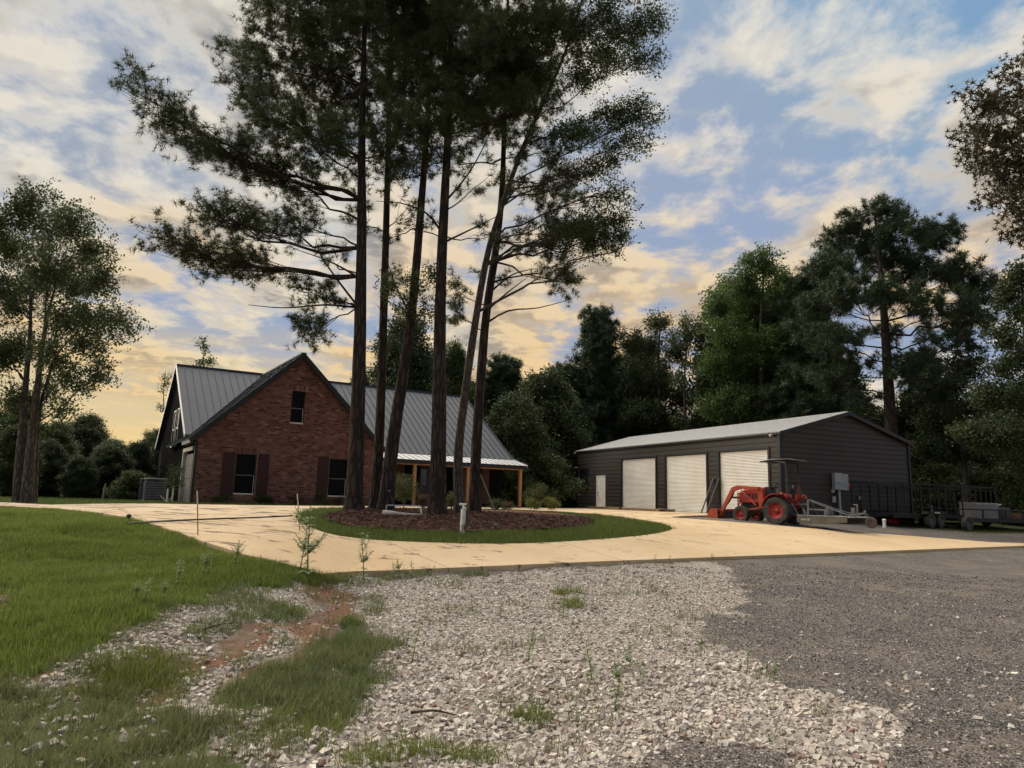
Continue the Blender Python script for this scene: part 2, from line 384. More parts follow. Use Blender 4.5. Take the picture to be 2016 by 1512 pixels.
def zones(x, y):
    """masks: lawn, white gravel, grey gravel, red soil, rough grass"""
    d = np.stack([x, y, gz(x, y)], -1) - CAM; wq = d @ FW
    ok = wq > .6; wq = np.where(ok, wq, 1); qx = 1008 + FPX * (d @ RT) / wq; qy = 756 - FPX * (d @ UP) / wq
    amp = 9000. / np.maximum(60, 60 + (qy - 1000) * 0 + 180)
    jx = (nz2(x, y, 2.3, 1) - .5) * 60 + (nz2(x, y, 7., 2) - .5) * 30; jy = (nz2(x, y, 2.3, 3) - .5) * 22 + (nz2(x, y, 7., 4) - .5) * 14
    kf = np.clip((qy - 1040) / 150, .05, 1.2); ax = qx + jx * kf; ay = qy + jy * kf
    near = ok & (y < 17.5)
    lawn = near & inpoly(ax, ay, ZL)
    wht = near & (inpoly(ax, ay, ZW) | inpoly(ax, ay, ZW2) | inpoly(ax, ay, ZW3))
    soil = near & ((inpoly(ax, ay, ZS)) | inpoly(ax, ay, ZS2) | inpoly(ax, ay, ZS3))
    rough = near & (inpoly(ax, ay, ZR) | inpoly(ax, ay, ZR2))
    return lawn, wht, soil, rough, qx, qy
GREY_FAR = [np.array(v) for v in (gpoly([(1319, 1022), (1440, 1031), (1700, 1052), (2016, 1078)]) + [np.array([30, 26.]), np.array([27., 36.]), np.array([20.5, 31.4]), np.array([17., 32.2]), SHOP_O[:2] + ns * 3, SHOP_O[:2], SHOP_O[:2] + es * 3.9])]
def build_ground():
    xs = np.concatenate([[-900, -300, -120, -60, -40], np.arange(-30, -12, .8), np.arange(-12, 12, .11), np.arange(12, 34, .8), [40, 60, 120, 300, 900]])
    ys = np.concatenate([[-60, -20, -8, -3], np.arange(0, 2, .5), np.arange(2, 14, .11), np.arange(14, 40, .5), [44, 50, 60, 80, 120, 250, 600, 1500]])
    X, Y = np.meshgrid(xs, ys); nx, ny = len(xs), len(ys); x = X.ravel(); y = Y.ravel(); z = gz(x, y)
    lawn, wht, soil, rough, qx, qy = zones(x, y)
    near = (y < 16) & (x > -14) & (x < 14)
    z = z + np.where(near, (nz2(x, y, 3.1, 5) - .5) * .05 + (nz2(x, y, 1.1, 6) - .5) * .06, 0) * smooth((y - 2) / 2)
    wv = -.565 * (x + 2.6) + .825 * (y - 11.7)
    grey = (wv < .2) & (qx > 620) & (y < 30)
    far = inpoly(x, y, GREY_FAR)
    cG = np.zeros((len(x), 4)); cG[:, 3] = 1
    g = ((wv >= .2) & ~far) | lawn | rough
    cG[:, 0] = g; cG[:, 1] = wht; cG[:, 2] = (grey | far) & ~wht
    cS = np.zeros((len(x), 4)); cS[:, 0] = soil & ~wht; cS[:, 1] = rough; cS[:, 3] = 1
    i = np.arange(ny - 1)[:, None] * nx + np.arange(nx - 1)[None]; i = i.ravel()
    F = np.stack([i, i + 1, i + nx + 1, i + nx], 1)
    mt = bpy.data.materials.new('ground'); mt.use_nodes = True; mt.node_tree.nodes.clear(); n = NT(mt.node_tree)
    a1 = n.new('ShaderNodeAttribute', attribute_name='zone'); a2 = n.new('ShaderNodeAttribute', attribute_name='soil')
    s1 = n.new('ShaderNodeSeparateColor'); n.put(s1, 0, a1.outputs['Color']); s2 = n.new('ShaderNodeSeparateColor'); n.put(s2, 0, a2.outputs['Color'])
    ge = n.new('ShaderNodeNewGeometry'); pos = ge.outputs['Position']
    big = n.noise(pos, .9, 5, .6); mid = n.noise(pos, 6, 5, .65); fin = n.noise(pos, 45, 4, .7)
    dirt = n.mix(n.step(mid, .35, .65), (.10, .062, .038, 1), (.17, .12, .085, 1))
    red = n.mix(n.step(fin, .3, .7), (.12, .055, .030, 1), (.20, .105, .062, 1))
    dirt = n.mix(s2.outputs[0], dirt, red)
    gr = n.mix(n.step(big, .35, .65), (.045, .062, .016, 1), (.075, .088, .028, 1))
    gr = n.mix(n.step(fin, .45, .75), gr, (.10, .085, .045, 1))
    def cells(scale, ca, cb, cc):
        v = n.new('ShaderNodeTexVoronoi'); n.put(v, 'Vector', pos); n.put(v, 'Scale', scale)
        ss = n.new('ShaderNodeSeparateColor'); n.put(ss, 0, v.outputs['Color'])
        c = n.mix(ss.outputs[0], ca, cb); c = n.mix(n.step(ss.outputs[1], .82, .9), c, cc)
        return n.mix(n.step(v.outputs['Distance'], .38, .72), c, n.mix(.65, c, (.02, .018, .016, 1))), v.outputs['Distance']
    wc, wd = cells(26., (.46, .41, .345, 1), (.31, .27, .23, 1), (.62, .57, .50, 1))
    gc, gd = cells(62., (.17, .152, .138, 1), (.075, .068, .063, 1), (.38, .35, .31, 1))
    gc = n.mix(n.step(big, .42, .66), gc, n.mix(.55, gc, (.20, .165, .13, 1)))
    c = n.mix(s1.outputs[0], dirt, gr); c = n.mix(s1.outputs[2], c, gc); c = n.mix(s1.outputs[1], c, wc); c = n.mix(n.math('MULTIPLY', s2.outputs[0], .9), c, red)
    p = n.new('ShaderNodeBsdfPrincipled'); n.put(p, 'Base Color', c); n.put(p, 'Roughness', .95); n.put(p, 'Specular IOR Level', .15)
    hh = n.math('ADD', n.math('MULTIPLY', fin, .012), n.math('ADD', n.math('MULTIPLY', n.math('MULTIPLY', s1.outputs[1], wd), -.03), n.math('MULTIPLY', n.math('MULTIPLY', s1.outputs[2], gd), -.016)))
    b = n.new('ShaderNodeBump'); n.put(b, 'Strength', 1.); n.put(b, 'Distance', 1.); n.put(b, 'Height', hh); n.l.new(b.outputs[0], p.inputs['Normal'])
    o = n.new('ShaderNodeOutputMaterial'); n.l.new(p.outputs[0], o.inputs[0])
    return tag(mk('ground', np.column_stack([x, y, z]), [F], mt, sm=True, attrs={'zone': cG, 'soil': cS}), kind='structure')
build_ground()

def concrete():
    mt = bpy.data.materials.new('concrete_drive'); mt.use_nodes = True; mt.node_tree.nodes.clear(); n = NT(mt.node_tree)
    ge = n.new('ShaderNodeNewGeometry'); pos = ge.outputs['Position']
    big = n.noise(pos, .35, 4, .6); fin = n.noise(pos, 30, 5, .7); mid = n.noise(pos, 2.2, 5, .6)
    c = n.mix(n.step(big, .3, .7), (.46, .33, .185, 1), (.53, .40, .245, 1))
    c = n.mix(n.math('MULTIPLY', n.step(mid, .5, .72), .45), c, (.46, .29, .15, 1))
    c = n.mix(n.math('MULTIPLY', n.step(fin, .55, .8), .35), c, (.34, .24, .14, 1))
    sp = n.new('ShaderNodeSeparateXYZ'); n.put(sp, 0, pos)
    pale = n.step(n.math('SUBTRACT', n.math('MULTIPLY', sp.outputs[1], .6), sp.outputs[0]), 16., 24.)
    c = n.mix(n.math('MULTIPLY', pale, .55), c, (.50, .40, .30, 1))
    # damp spots and pine litter, thick by the house and trees, thin towards the road
    mp = n.new('ShaderNodeMapping'); n.put(mp, 0, pos); mp.inputs['Scale'].default_value = (1.0, 1.9, 1); mp.inputs['Rotation'].default_value = (0, 0, math.radians(-12))
    sn = n.noise(mp.outputs[0], 1.25, 6, .62, .6)
    dens = n.step(n.math('SUBTRACT', n.math('MULTIPLY', sp.outputs[1], .75), sp.outputs[0]), 6., 18., .655, .53)
    st = n.step(sn, dens, n.math('ADD', dens, .035))
    c = n.mix(n.math('MULTIPLY', st, .75), c, (.085, .052, .035, 1))
    s3 = n.noise(mp.outputs[0], 6.5, 4, .6, .4); c = n.mix(n.math('MULTIPLY', n.step(s3, .63, .69), .6), c, (.20, .12, .065, 1))
    mr = n.new('ShaderNodeMapping'); n.put(mr, 0, pos); mr.inputs['Rotation'].default_value = (0, 0, math.radians(-34.4)); js = n.new('ShaderNodeSeparateXYZ'); n.put(js, 0, mr.outputs[0])
    def joint(o_, sp_): return n.step(n.math('ABSOLUTE', n.math('SUBTRACT', n.math('FRACT', n.math('DIVIDE', o_, sp_)), .5)), .0022, .0045, 1., 0.)
    jn = n.math('MAXIMUM', joint(js.outputs[0], 4.3), joint(js.outputs[1], 4.1)); c = n.mix(n.math('MULTIPLY', jn, .6), c, (.12, .08, .05, 1))
    p = n.new('ShaderNodeBsdfPrincipled'); n.put(p, 'Base Color', c); n.put(p, 'Roughness', .88); n.put(p, 'Specular IOR Level', .2)
    b = n.new('ShaderNodeBump'); n.put(b, 'Strength', .5); n.put(b, 'Distance', .006); n.put(b, 'Height', fin); n.l.new(b.outputs[0], p.inputs['Normal'])
    o = n.new('ShaderNodeOutputMaterial'); n.l.new(p.outputs[0], o.inputs[0]); return mt
tag(sheet('driveway', DRIVE, ISL, .07, .16, concrete()), kind='structure')
# mulch bed of pine straw in the island
BED = smoothpoly([tuple(p[:2]) for p in [G(*q) for q in [(632, 1028), (680, 1041), (760, 1048), (880, 1051), (1000, 1049), (1090, 1047), (1150, 1041), (1175, 1033), (1140, 1020), (1080, 1012), (950, 1008), (800, 1007), (700, 1008), (645, 1017)]]], 2)
mulch = M('pine_straw', (.13, .055, .032), .95, col2=(.06, .03, .02), scale=9, bump=1.5, bscale=40, coord='Object', spec=.1)
tag(sheet('mulch_bed', BED, None, .03, 0, mulch, grid=.25, mound=lambda x, y: .05 * nz2(x, y, 1.5, 7) + .03 * nz2(x, y, 6, 8)), kind='structure')
# ------------------------------------------------------------------ brick house
HA = P(374.4, 990, 28); HA[2] = 1.12
HZ = HA[2]
house = empty('brick_house', tuple(HA), math.radians(32), 'red brick house with dark metal roof and timber posted porch', 'house')
W_, APX, APH, EV = 7.62, 3.90, 6.46, 2.78           # wing: width, apex along the front, apex height, eave height
RB, RH, PIT, LEN = 7.37, 6.58, .70, 15.75           # main ridge: how far back, height, pitch, right end
def mainz(bk): return RH - PIT * abs(RB - bk)
def wingz(s): return APH - (APH - EV) / APX * abs(s - APX) if s <= APX else APH - (APH - 2.80) / (W_ - APX) * (s - APX)

brickm = bpy.data.materials.new('brick'); brickm.use_nodes = True
def _brick():
    t = brickm.node_tree; t.nodes.clear(); n = NT(t)
    g = n.new('ShaderNodeNewGeometry'); oi = n.new('ShaderNodeObjectInfo')
    r = n.math('FRACT', n.math('ADD', n.math('MULTIPLY', g.outputs['Random Per Island'], 7.31), oi.outputs['Random']))
    r2 = n.math('FRACT', n.math('MULTIPLY', r, 13.7)); f = n.noise(g.outputs['Position'], 40, 4, .6); bg_ = n.noise(g.outputs['Position'], .7, 3, .5)
    c = n.mix(r, (.130, .050, .042, 1), (.200, .092, .074, 1)); c = n.mix(n.step(r2, .66, .72), c, (.075, .028, .024, 1)); c = n.mix(n.step(r2, .9, .93), c, (.26, .14, .105, 1))
    c = n.mix(n.math('MULTIPLY', f, .35), c, (.09, .045, .035, 1)); c = n.mix(n.math('MULTIPLY', n.step(bg_, .5, .8), .25), c, (.22, .15, .12, 1))
    p = n.new('ShaderNodeBsdfPrincipled'); n.put(p, 'Base Color', c); n.put(p, 'Roughness', .9); n.put(p, 'Specular IOR Level', .2)
    b = n.new('ShaderNodeBump'); n.put(b, 'Strength', .5); n.put(b, 'Distance', .004); n.put(b, 'Height', f); n.l.new(b.outputs[0], p.inputs['Normal'])
    o = n.new('ShaderNodeOutputMaterial'); n.l.new(p.outputs[0], o.inputs[0])
_brick()
mortar = M('mortar', (.36, .26, .21), .95, col2=(.27, .19, .155), scale=20, spec=.1, bump=.3)
roofm = M('charcoal_roof_metal', (.050, .058, .074), .62, .0, col2=(.043, .050, .064), scale=1.1, spec=.2)
porchm = M('pale_roof_metal', (.36, .36, .365), .5, .1, col2=(.30, .30, .31), scale=1.1, spec=.5)
shutm = M('maroon_stain', (.040, .010, .010), .7, col2=(.028, .008, .008), scale=5, stretch=(6, 6, 1))
brownm = M('brown_shutter', (.075, .028, .018), .7, col2=(.05, .02, .014), scale=5, stretch=(6, 6, 1))
cedar = M('cedar_post', (.46, .235, .10), .65, col2=(.33, .155, .065), scale=4, stretch=(9, 9, .8), bump=.3)
glass = bpy.data.materials.new('window_glass'); glass.use_nodes = True
def _glass():
    p = glass.node_tree.nodes['Principled BSDF']; p.inputs['Base Color'].default_value = (.006, .007, .008, 1); p.inputs['Roughness'].default_value = .04; p.inputs['Specular IOR Level'].default_value = .55
_glass()
paleglass = M('curtained_glass', (.20, .22, .19), .12, col2=(.12, .14, .12), scale=1.5, stretch=(8, 8, 1), spec=.6)

WINS = [(1.55, 2.36, .42, 2.06), (5.40, 6.22, .42, 2.06), (3.58, 4.16, 3.44, 4.84)]     # s0, s1, h0, h1
# wing wall behind the bricks (mortar), with real openings: strips between them
b = B()
def wallstrip(s0, s1, h0, h1): b.box(s0, s1, .012, .22, h0, h1)
cuts = sorted(set([-.0] + [v for q in WINS for v in q[:2]] + [W_, APX]))
for a0, a1 in zip(cuts[:-1], cuts[1:]):
    mid = (a0 + a1) / 2; gaps = sorted([(q[2], q[3]) for q in WINS if q[0] < mid < q[1]]); h = -.25
    for g0, g1 in gaps: b.box(a0, a1, .012, .22, h, g0); h = g1
    t0, t1 = wingz(a0) - .10, wingz(a1) - .10
    b.add([(a0, .012, h), (a1, .012, h), (a1, .012, t1), (a0, .012, t0), (a0, .22, h), (a1, .22, h), (a1, .22, t1), (a0, .22, t0)], [(0, 1, 2, 3), (5, 4, 7, 6), (3, 2, 6, 7), (0, 3, 7, 4), (1, 5, 6, 2), (0, 4, 5, 1)])
wall = b.build('brick_wall', mortar, house)
# bricks, course by course
bricks = []; CH, BL = .079, .2075
nrow = int((APH + .25) / CH)
for r in range(nrow):
    h0 = -.22 + r * CH; h1 = h0 + CH - .011; hm = (h0 + h1) / 2
    if hm > APH - .2: break
    dl = max(0, APX - (APH - .12 - hm) * APX / (APH - EV)) if hm > EV - .1 else 0
    dr = min(W_, APX + (APH - .12 - hm) * (W_ - APX) / (APH - 2.80)) if hm > 2.7 else W_
    s = -BL * (r % 2) / 2
    while s < W_:
        a, e = max(s, dl), min(s + BL - .011, dr); s += BL
        segs = [(a, e)]
        for q in WINS:
            x0, x1, z0, z1 = q
            z1s = z1 + .235                                                  # soldier course above
            if hm > z0 - .02 and hm < z1s:
                lo, hi = (x0 - .12, x1 + .12) if hm > z1 + .01 else (x0, x1)
                segs = [t for (u, v) in segs for t in ((u, min(v, lo)), (max(u, hi), v))]
        for u, v in segs:
            if v - u > .025: bricks.append((u, v, h0, h1))
sold = []
for x0, x1, z0, z1 in WINS:
    k = int((x1 - x0 + .24) / .074); st = (x1 - x0 + .24) / k
    for i in range(k): sold.append((x0 - .12 + i * st, x0 - .12 + (i + 1) * st - .011, z1 + .012, z1 + .235))
bricks.sort(key=lambda q: q[0])
single = sold + bricks[:300 - len(sold)]; rest = bricks[300 - len(sold):]
cache = {}
for u, v, h0, h1 in single:
    key = (round(v - u, 3), round(h1 - h0, 3))
    if key not in cache:
        bb = B().box(0, key[0], 0, .05, 0, key[1]); V, F = bb.data(); o = mk('brick', V, F, brickm, wall); cache[key] = o.data
    else: o = link('brick', cache[key], wall)
    o.location = (u, random.uniform(-.004, .002), h0)
b = B()
for u, v, h0, h1 in rest:
    j = random.uniform(-.004, .002); b.box(u, v, j, .05, h0, h1)
tag(b.build('brickwork', brickm, wall), kind='stuff')
# the wing's far and right walls
b = B(); b.box(W_ - .2, W_, .225, 2.4, -.25, 2.62); b.build('side_wall', mortar, house)
# windows
def window(parent, s0, s1, h0, h1, y=.09, fm=black, gm=glass, axis='x', bar=True, sill=True, low=white):
    """double hung window lying along the front (axis x) or along a side wall (axis y)"""
    def bx(bb, a0, a1, y0, y1, z0, z1):
        return bb.box(a0, a1, y0, y1, z0, z1) if axis == 'x' else bb.box(y0, y1, a0, a1, z0, z1)
    d = 1 if axis == 'x' else 1
    t = .045; f = B()
    bx(f, s0, s0 + t, y, y + .07, h0, h1); bx(f, s1 - t, s1, y, y + .07, h0, h1); bx(f, s0 + t, s1 - t, y, y + .07, h1 - t, h1); bx(f, s0 + t, s1 - t, y, y + .07, h0, h0 + t)
    wn = f.build('window', fm, parent)
    hm = (h0 + h1) / 2 - .05
    if bar: bx(B(), s0 + t, s1 - t, y - .004, y + .05, hm - .022, hm + .022).build('meeting_rail', M('rail_grey', (.10, .10, .10), .5) if fm is black else fm, wn)
    bx(B(), s0 + t, s1 - t, y + .03, y + .04, hm + .022, h1 - t).build('pane', gm, wn)
    bx(B(), s0 + t, s1 - t, y + .05, y + .06, h0 + t, hm - .022).build('pane', gm, wn)
    if sill: bx(B(), s0 + .01, s1 - .01, y - .03, y - .001, h0 + .004, h0 + .05).build('sill', low, wn)
    return wn
darkpane = M('dark_reflection_pane', (.006, .006, .007), .7, col2=(.004, .004, .005), spec=.12)  # matte black panes: the dark reflection of trees is painted into the colour
for q in WINS: window(house, *q, gm=darkpane)
for x0, x1, z0, z1 in WINS[:2]:
    for a0, a1 in ((x0 - .50, x0 - .035), (x1 + .075, x1 + .50)):
        sb = B(); sb.box(a0, a1, -.035, -.006, z0 - .03, z1 + .02)
        so_ = sb.build('shutter', shutm, house)
        for k in range(3):
            wd = (a1 - a0) / 3; B().box(a0 + k * wd + .006, a0 + (k + 1) * wd - .006, -.046, -.0352, z0 - .02, z1 + .01).build('board', shutm, so_)
# white lower frame edges of the front windows
for x0, x1, z0, z1 in WINS: B().box(x1 - .06, x1 - .046, .075, .089, z0 + .05, (z0 + z1) / 2 - .07).build('white_edge', white, house)

# left wall, black boards, wing and main house in one plane
b = B(); yb = RB + (RH - 2.55) / PIT - .5
prof = [(.03, -.25), (.03, EV - .28), (2.2, mainz(2.2) - .15), (RB, RH - .16), (yb, mainz(yb) - .15), (yb, -.25)]
GD0, GD1, GDH = .55, 3.10, 2.12
b.prism([(0.225, GDH), (.225, EV - .25), (2.2, mainz(2.2) - .15), (RB, RH - .16), (yb, mainz(yb) - .15), (yb, GDH)], .03, .2, 'x')
b.box(.03, .2, .225, GD0, -.25, GDH); b.box(.03, .2, GD1, yb, -.25, GDH)
lw = b.build('left_wall', blackboard, house)
for k in range(28):
    y0 = .40 + k * .40
    if y0 > yb - .1: break
    top = (min(EV - .3, mainz(max(2.2, y0)) - .3) if y0 < 2.3 else mainz(y0) - .35); bot = GDH + .15 if GD0 - .1 < y0 < GD1 + .1 else -.1
    if top > bot: B().box(.008, .0298, y0, y0 + .05, bot, top).build('batten', blackboard, lw)
B().box(-.02, .075, -.02, .022, -.1, EV - .3).build('corner_board', black, house)
# garage door in the left wall
gdm = M('garage_door_paint', (.15, .145, .13), .55, col2=(.11, .105, .095), scale=2)
trim = M('weathered_trim', (.52, .48, .41), .7, col2=(.38, .33, .27), scale=3)
gd = B().box(.11, .15, GD0 + .1, GD1 - .1, -.05, GDH - .1).build('garage_door', gdm, house)
for r in range(4):
    for c in range(3):
        wd = (GD1 - GD0 - .2) / 3; B().box(.094, .1098, GD0 + .14 + c * wd, GD0 + .06 + (c + 1) * wd, .02 + r * .5, .44 + r * .5).build('door_panel', gdm, gd)
B().box(-.03, .16, GD1 - .1, GD1 + .06, -.1, GDH).build('door_trim', trim, house)
B().box(-.03, .16, GD0, GD1 + .06, GDH + .002, GDH + .16).build('door_trim', trim, house)
for y0 in (5.75, 6.95):
    window(house, y0, y0 + .78, 2.55, 4.32, y=-.004, fm=steel, axis='y', low=white)
# rear of the house
b = B(); b.box(.2, LEN - .1, yb - .2, yb - .002, -.25, mainz(yb) - .16); b.build('back_wall', blackboard, house)
b = B(); b.prism([(2.35, -.25), (2.35, 2.7), (RB, RH - .16), (yb - .22, mainz(yb) - .2), (yb - .22, -.25)], LEN - .34, LEN - .2, 'x'); rw = b.build('right_wall', blackboard, house)

# porch wall
YW = 2.35
PW = [(8.55, 9.42, .35, 2.05, 0), (13.42, 14.25, .30, 2.15, 0)]
b = B(); edges = [W_] + [v for q in PW for v in q[:2]] + [LEN - .34]
for i, (a0, a1) in enumerate(zip(edges[:-1], edges[1:])):
    if i % 2 == 0: b.box(a0, a1, YW, YW + .15, -.25, 2.75)
    else:
        q = PW[i // 2]; b.box(a0, a1, YW, YW + .15, -.25, q[2]); b.box(a0, a1, YW, YW + .15, q[3], 2.75)
pw = b.build('porch_wall', blackboard, house)
for k in range(26):
    x0 = W_ + .3 + k * .33
    if x0 < LEN - .4 and not any(q[0] - .45 < x0 < q[1] + .45 for q in PW) and not 10.5 < x0 < 12.0: B().box(x0, x0 + .045, YW - .02, YW - .0005, -.05, 2.7).build('batten', blackboard, pw)
for s0, s1, h0, h1, _ in PW:
    window(house, s0, s1, h0, h1, y=YW + .03, fm=trim, gm=paleglass)
    for a0 in (s0 - .50, s1 + .04):
        B().box(a0, a0 + .45, YW - .05, YW - .021, h0 - .05, h1 + .03).build('shutter', brownm, house)
dr = B().box(10.75, 11.68, YW - .03, YW - .001, -.02, 2.06).build('front_door', M('front_door_paint', (.02, .017, .02), .5), house)
B().box(10.82, 11.1, YW - .04, YW - .0302, 1.1, 1.95).build('pane', glass, dr); B().box(11.32, 11.6, YW - .04, YW - .0302, 1.1, 1.95).build('pane', glass, dr)
B().tube([(10.86, YW - .04, .98), (10.86, YW - .09, .98)], .025, 8).build('handle', steel, dr)
# porch slab, beam, posts
slab = M('porch_slab', (.34, .29, .23), .9, col2=(.26, .22, .17))
B().box(W_ + .02, LEN - .05, .34, YW - .002, -.3, .0).build('porch_slab', slab, house)
PE, PEH = .22, 2.22                       # porch eave
B().box(W_ + .05, LEN - .1, .42, .56, 1.98, 2.13).build('porch_beam', cedar, house)
for s in (9.62, 12.46, 15.5):
    po = B().box(s - .07, s + .07, .415, .555, 0.0, 1.98).build('porch_post', cedar, house)
    B().box(s - .085, s + .085, .40, .57, .002, .05).build('post_base', steel, po)
B().box(W_ + .05, LEN, PE + .035, PE + .07, 2.03, 2.19).build('fascia', black, house)

# roofs of standing seam panels
def panel_mesh(name, wd, ln, mat):
    """flat pan with one raised seam, running along +y, x across"""
    bb = B(); bb.box(0, wd, 0, ln, -.012, 0); bb.box(-.009, .009, 0, ln, .0005, .026); V, F = bb.data(); o = mk(name, V, F, mat); return o
def slope(name, origin, along, upv, count, wd, ln, mat, host):
    """lay count panels: origin at the eave, along = step direction, upv = up-slope direction (house axes)"""
    x = Vector(along).normalized(); y = Vector(upv).normalized(); z = x.cross(y); R3 = Matrix((x, y, z)).transposed().to_4x4(); first = None
    for i in range(count):
        if first is None: o = first = panel_mesh(name, wd, ln, mat); o.parent = host
        else: o = link(name, first.data, host)
        o.matrix_local = Matrix.Translation(Vector(origin) + x * wd * i) @ R3
SW = .34
roof = B().box(-.16, LEN + .02, RB - .12, RB + .12, RH - .05, RH + .028).build('roof', roofm, house)
up = Vector((0, 1, PIT)).normalized()
def mainlen(bk): return (RB - bk) * math.sqrt(1 + PIT * PIT)
slope('roof_panel', (-.16, 2.02, mainz(2.02)), (1, 0, 0), (0, 1, PIT), 24, SW, mainlen(2.02) - .04, roofm, roof)
s1 = -.16 + 24 * SW; kk = int(round((LEN - s1) / SW)); sw2 = (LEN - s1) / kk
slope('roof_panel', (s1, 1.68, mainz(1.68)), (1, 0, 0), (0, 1, PIT), kk, sw2, mainlen(1.68) - .04, roofm, roof)
bb = B(); yr = 2 * RB - 1.9; bb.add([(-.16, RB, RH), (LEN, RB, RH), (LEN, yr, mainz(yr)), (-.16, yr, mainz(yr)), (-.16, RB, RH - .1), (LEN, RB, RH - .1), (LEN, yr, mainz(yr) - .1), (-.16, yr, mainz(yr) - .1)], [(0, 3, 2, 1), (4, 5, 6, 7), (0, 1, 5, 4), (2, 3, 7, 6), (1, 2, 6, 5), (0, 4, 7, 3)]); bb.build('rear_slope', roofm, roof)
# wing roof
PL = (APH - EV) / APX; PR = (APH - 2.80) / (W_ - APX); OV = .26
wroof = B().box(APX - .11, APX + .11, -.22, RB - .1, APH - .04, APH + .02).build('wing_roof', roofm, house)
ll = (APX + OV) * math.sqrt(1 + PL * PL) - .03; kw = 21; wsw = (RB + .2) / kw
slope('roof_panel', (-OV, RB, wingz(0) - PL * OV), (0, -1, 0), (1, 0, PL), kw, wsw, ll, roofm, wroof)
lr = (W_ - APX + .2) * math.sqrt(1 + PR * PR) - .03
slope('roof_panel', (W_ + .2, -.2, wingz(W_) - PR * .2), (0, 1, 0), (-1, 0, PR), kw, wsw, lr, roofm, wroof)
# porch roof, paler, flatter
PP = (mainz(1.68) - .02 - PEH) / (1.68 - PE); kp = 24; psw = (LEN - W_ + .02) / kp
slope('porch_roof_panel', (W_ - .02, PE, PEH), (1, 0, 0), (0, 1, PP), kp, psw, (1.70 - PE) * math.sqrt(1 + PP * PP), porchm, roof)
B().box(W_ - .1, LEN, 1.60, 1.72, mainz(1.68) - .012, mainz(1.68) + .012).build('slope_flashing', porchm, roof)
# rake boards and trims
def rake(p0, p1, wd, ht, mat, name, host): B().bar(p0, p1, wd, ht).build(name, mat, host)
for xx, mt_ in ((-.175, porchm), (LEN + .02, roofm)):
    rake((xx, 2.0 if xx < 0 else 1.68, mainz(2.0 if xx < 0 else 1.68) - .04), (xx, RB, RH - .02), .03, .17, mt_, 'rake_trim', roof)
    rake((xx, RB, RH - .02), (xx, yr, mainz(yr) - .04), .03, .17, mt_, 'rake_trim', roof)
rake((LEN + .02, PE, PEH - .05), (LEN + .02, 1.66, mainz(1.68) - .06), .03, .15, porchm, 'rake_trim', roof)
rake((-OV, -.205, wingz(0) - PL * OV - .10), (APX, -.205, APH - .10), .05, .20, black, 'rake_board', wroof)
rake((W_ + .2, -.205, wingz(W_) - PR * .2 - .10), (APX, -.205, APH - .10), .05, .20, black, 'rake_board', wroof)
bb = B(); bb.add([(-OV + .02, -.18, wingz(0) - PL * OV - .18), (APX, -.18, APH - .18), (W_ + .18, -.18, wingz(W_) - PR * .2 - .18), (-OV + .02, .01, wingz(0) - PL * OV - .18), (APX, .01, APH - .18), (W_ + .18, .01, wingz(W_) - PR * .2 - .18)], [(0, 1, 4, 3), (1, 2, 5, 4)]); bb.build('soffit', black, wroof)
bb = B(); bb.box(-OV + .01, -OV + .04, -.18, 2.1, EV - PL * OV - .17, EV - PL * OV - .03); bb.build('eave_fascia', black, wroof)
bb = B(); bb.box(-OV + .05, .028, -.17, 2.15, EV - PL * OV - .16, EV - PL * OV - .14); bb.build('eave_soffit', black, wroof)
# small roof fittings
bb = B(); bb.tube([(14.2, 10.2, mainz(10.2)), (14.2, 10.2, mainz(10.2) + 1.35)], .07, 10); vp = bb.build('vent_pipe', black, roof); B().lathe([(.001, .12), (.13, .05), (.13, .0), (.07, 0)], c=(14.2, 10.2, mainz(10.2) + 1.35), n=12).build('cap', black, vp)
bb = B()
for q in (2.02, 1.9): bb.lathe([(.001, .08), (.05, .05), (.06, 0), (.001, 0)], 'x', (-.12, q + .35, 2.48), 10); bb.tube([(-.1, q + .35, 2.48), (.03, q + .4, 2.5)], .015, 6)
bb.build('flood_light', white, house)
# ------------------------------------------------------------------ metal shop
shop = empty('metal_shop', tuple(SHOP_O), math.radians(-64.5), 'dark brown metal shop building with three white roll-up doors', 'shop building')
SL, SDp, SE, SR = 17.65, 8.75, 3.80, 5.02            # length, depth, eave, ridge
sid = M('brown_siding', (.042, .034, .028), .5, .0, col2=(.034, .028, .023), scale=1.0, spec=.35)
tdark = M('dark_trim', (.013, .013, .014), .5)
doorw = M('rollup_white', (.70, .68, .62), .5, col2=(.62, .59, .53), scale=.8, spec=.3)
RBH = .229
prof = [(0, 0), (.085, 0), (.100, .026), (.120, .026), (.135, 0), (RBH, 0)]      # height, outwards
def rib(name, parent, a0b, a1b, a0t, a1t, h0, h1, plane):
    """one rib course between a0 and a1 (bottom and top), plane gives the 3D place of (along, out, height)"""
    V = []; pr = [(q, o_) for q, o_ in prof if q < (h1 - h0) - 1e-4] + [(h1 - h0, 0)]
    for q, o_ in pr:
        t = q / (h1 - h0) if h1 > h0 else 0
        V += [plane(a0b + (a0t - a0b) * t, o_, h0 + q), plane(a1b + (a1t - a1b) * t, o_, h0 + q)]
    F = [(2 * i, 2 * i + 1, 2 * i + 3, 2 * i + 2) for i in range(len(pr) - 1)]
    return mk(name, np.array(V), [F], sid, parent)
OPEN = [(-12.50, -9.00, -.2, 3.14), (-8.26, -4.79, -.2, 3.14), (-4.00, -.62, -.2, 3.16), (-15.22, -14.18, -.2, 2.13), (-17.25, -16.22, 1.22, 2.52)]
fw_ = B().box(-SL, 0, .12, .2, -.2, SE).build('front_wall', tdark, shop)
pf = lambda a, o_, h: (a, -o_, h)
r = 0; h = -.15
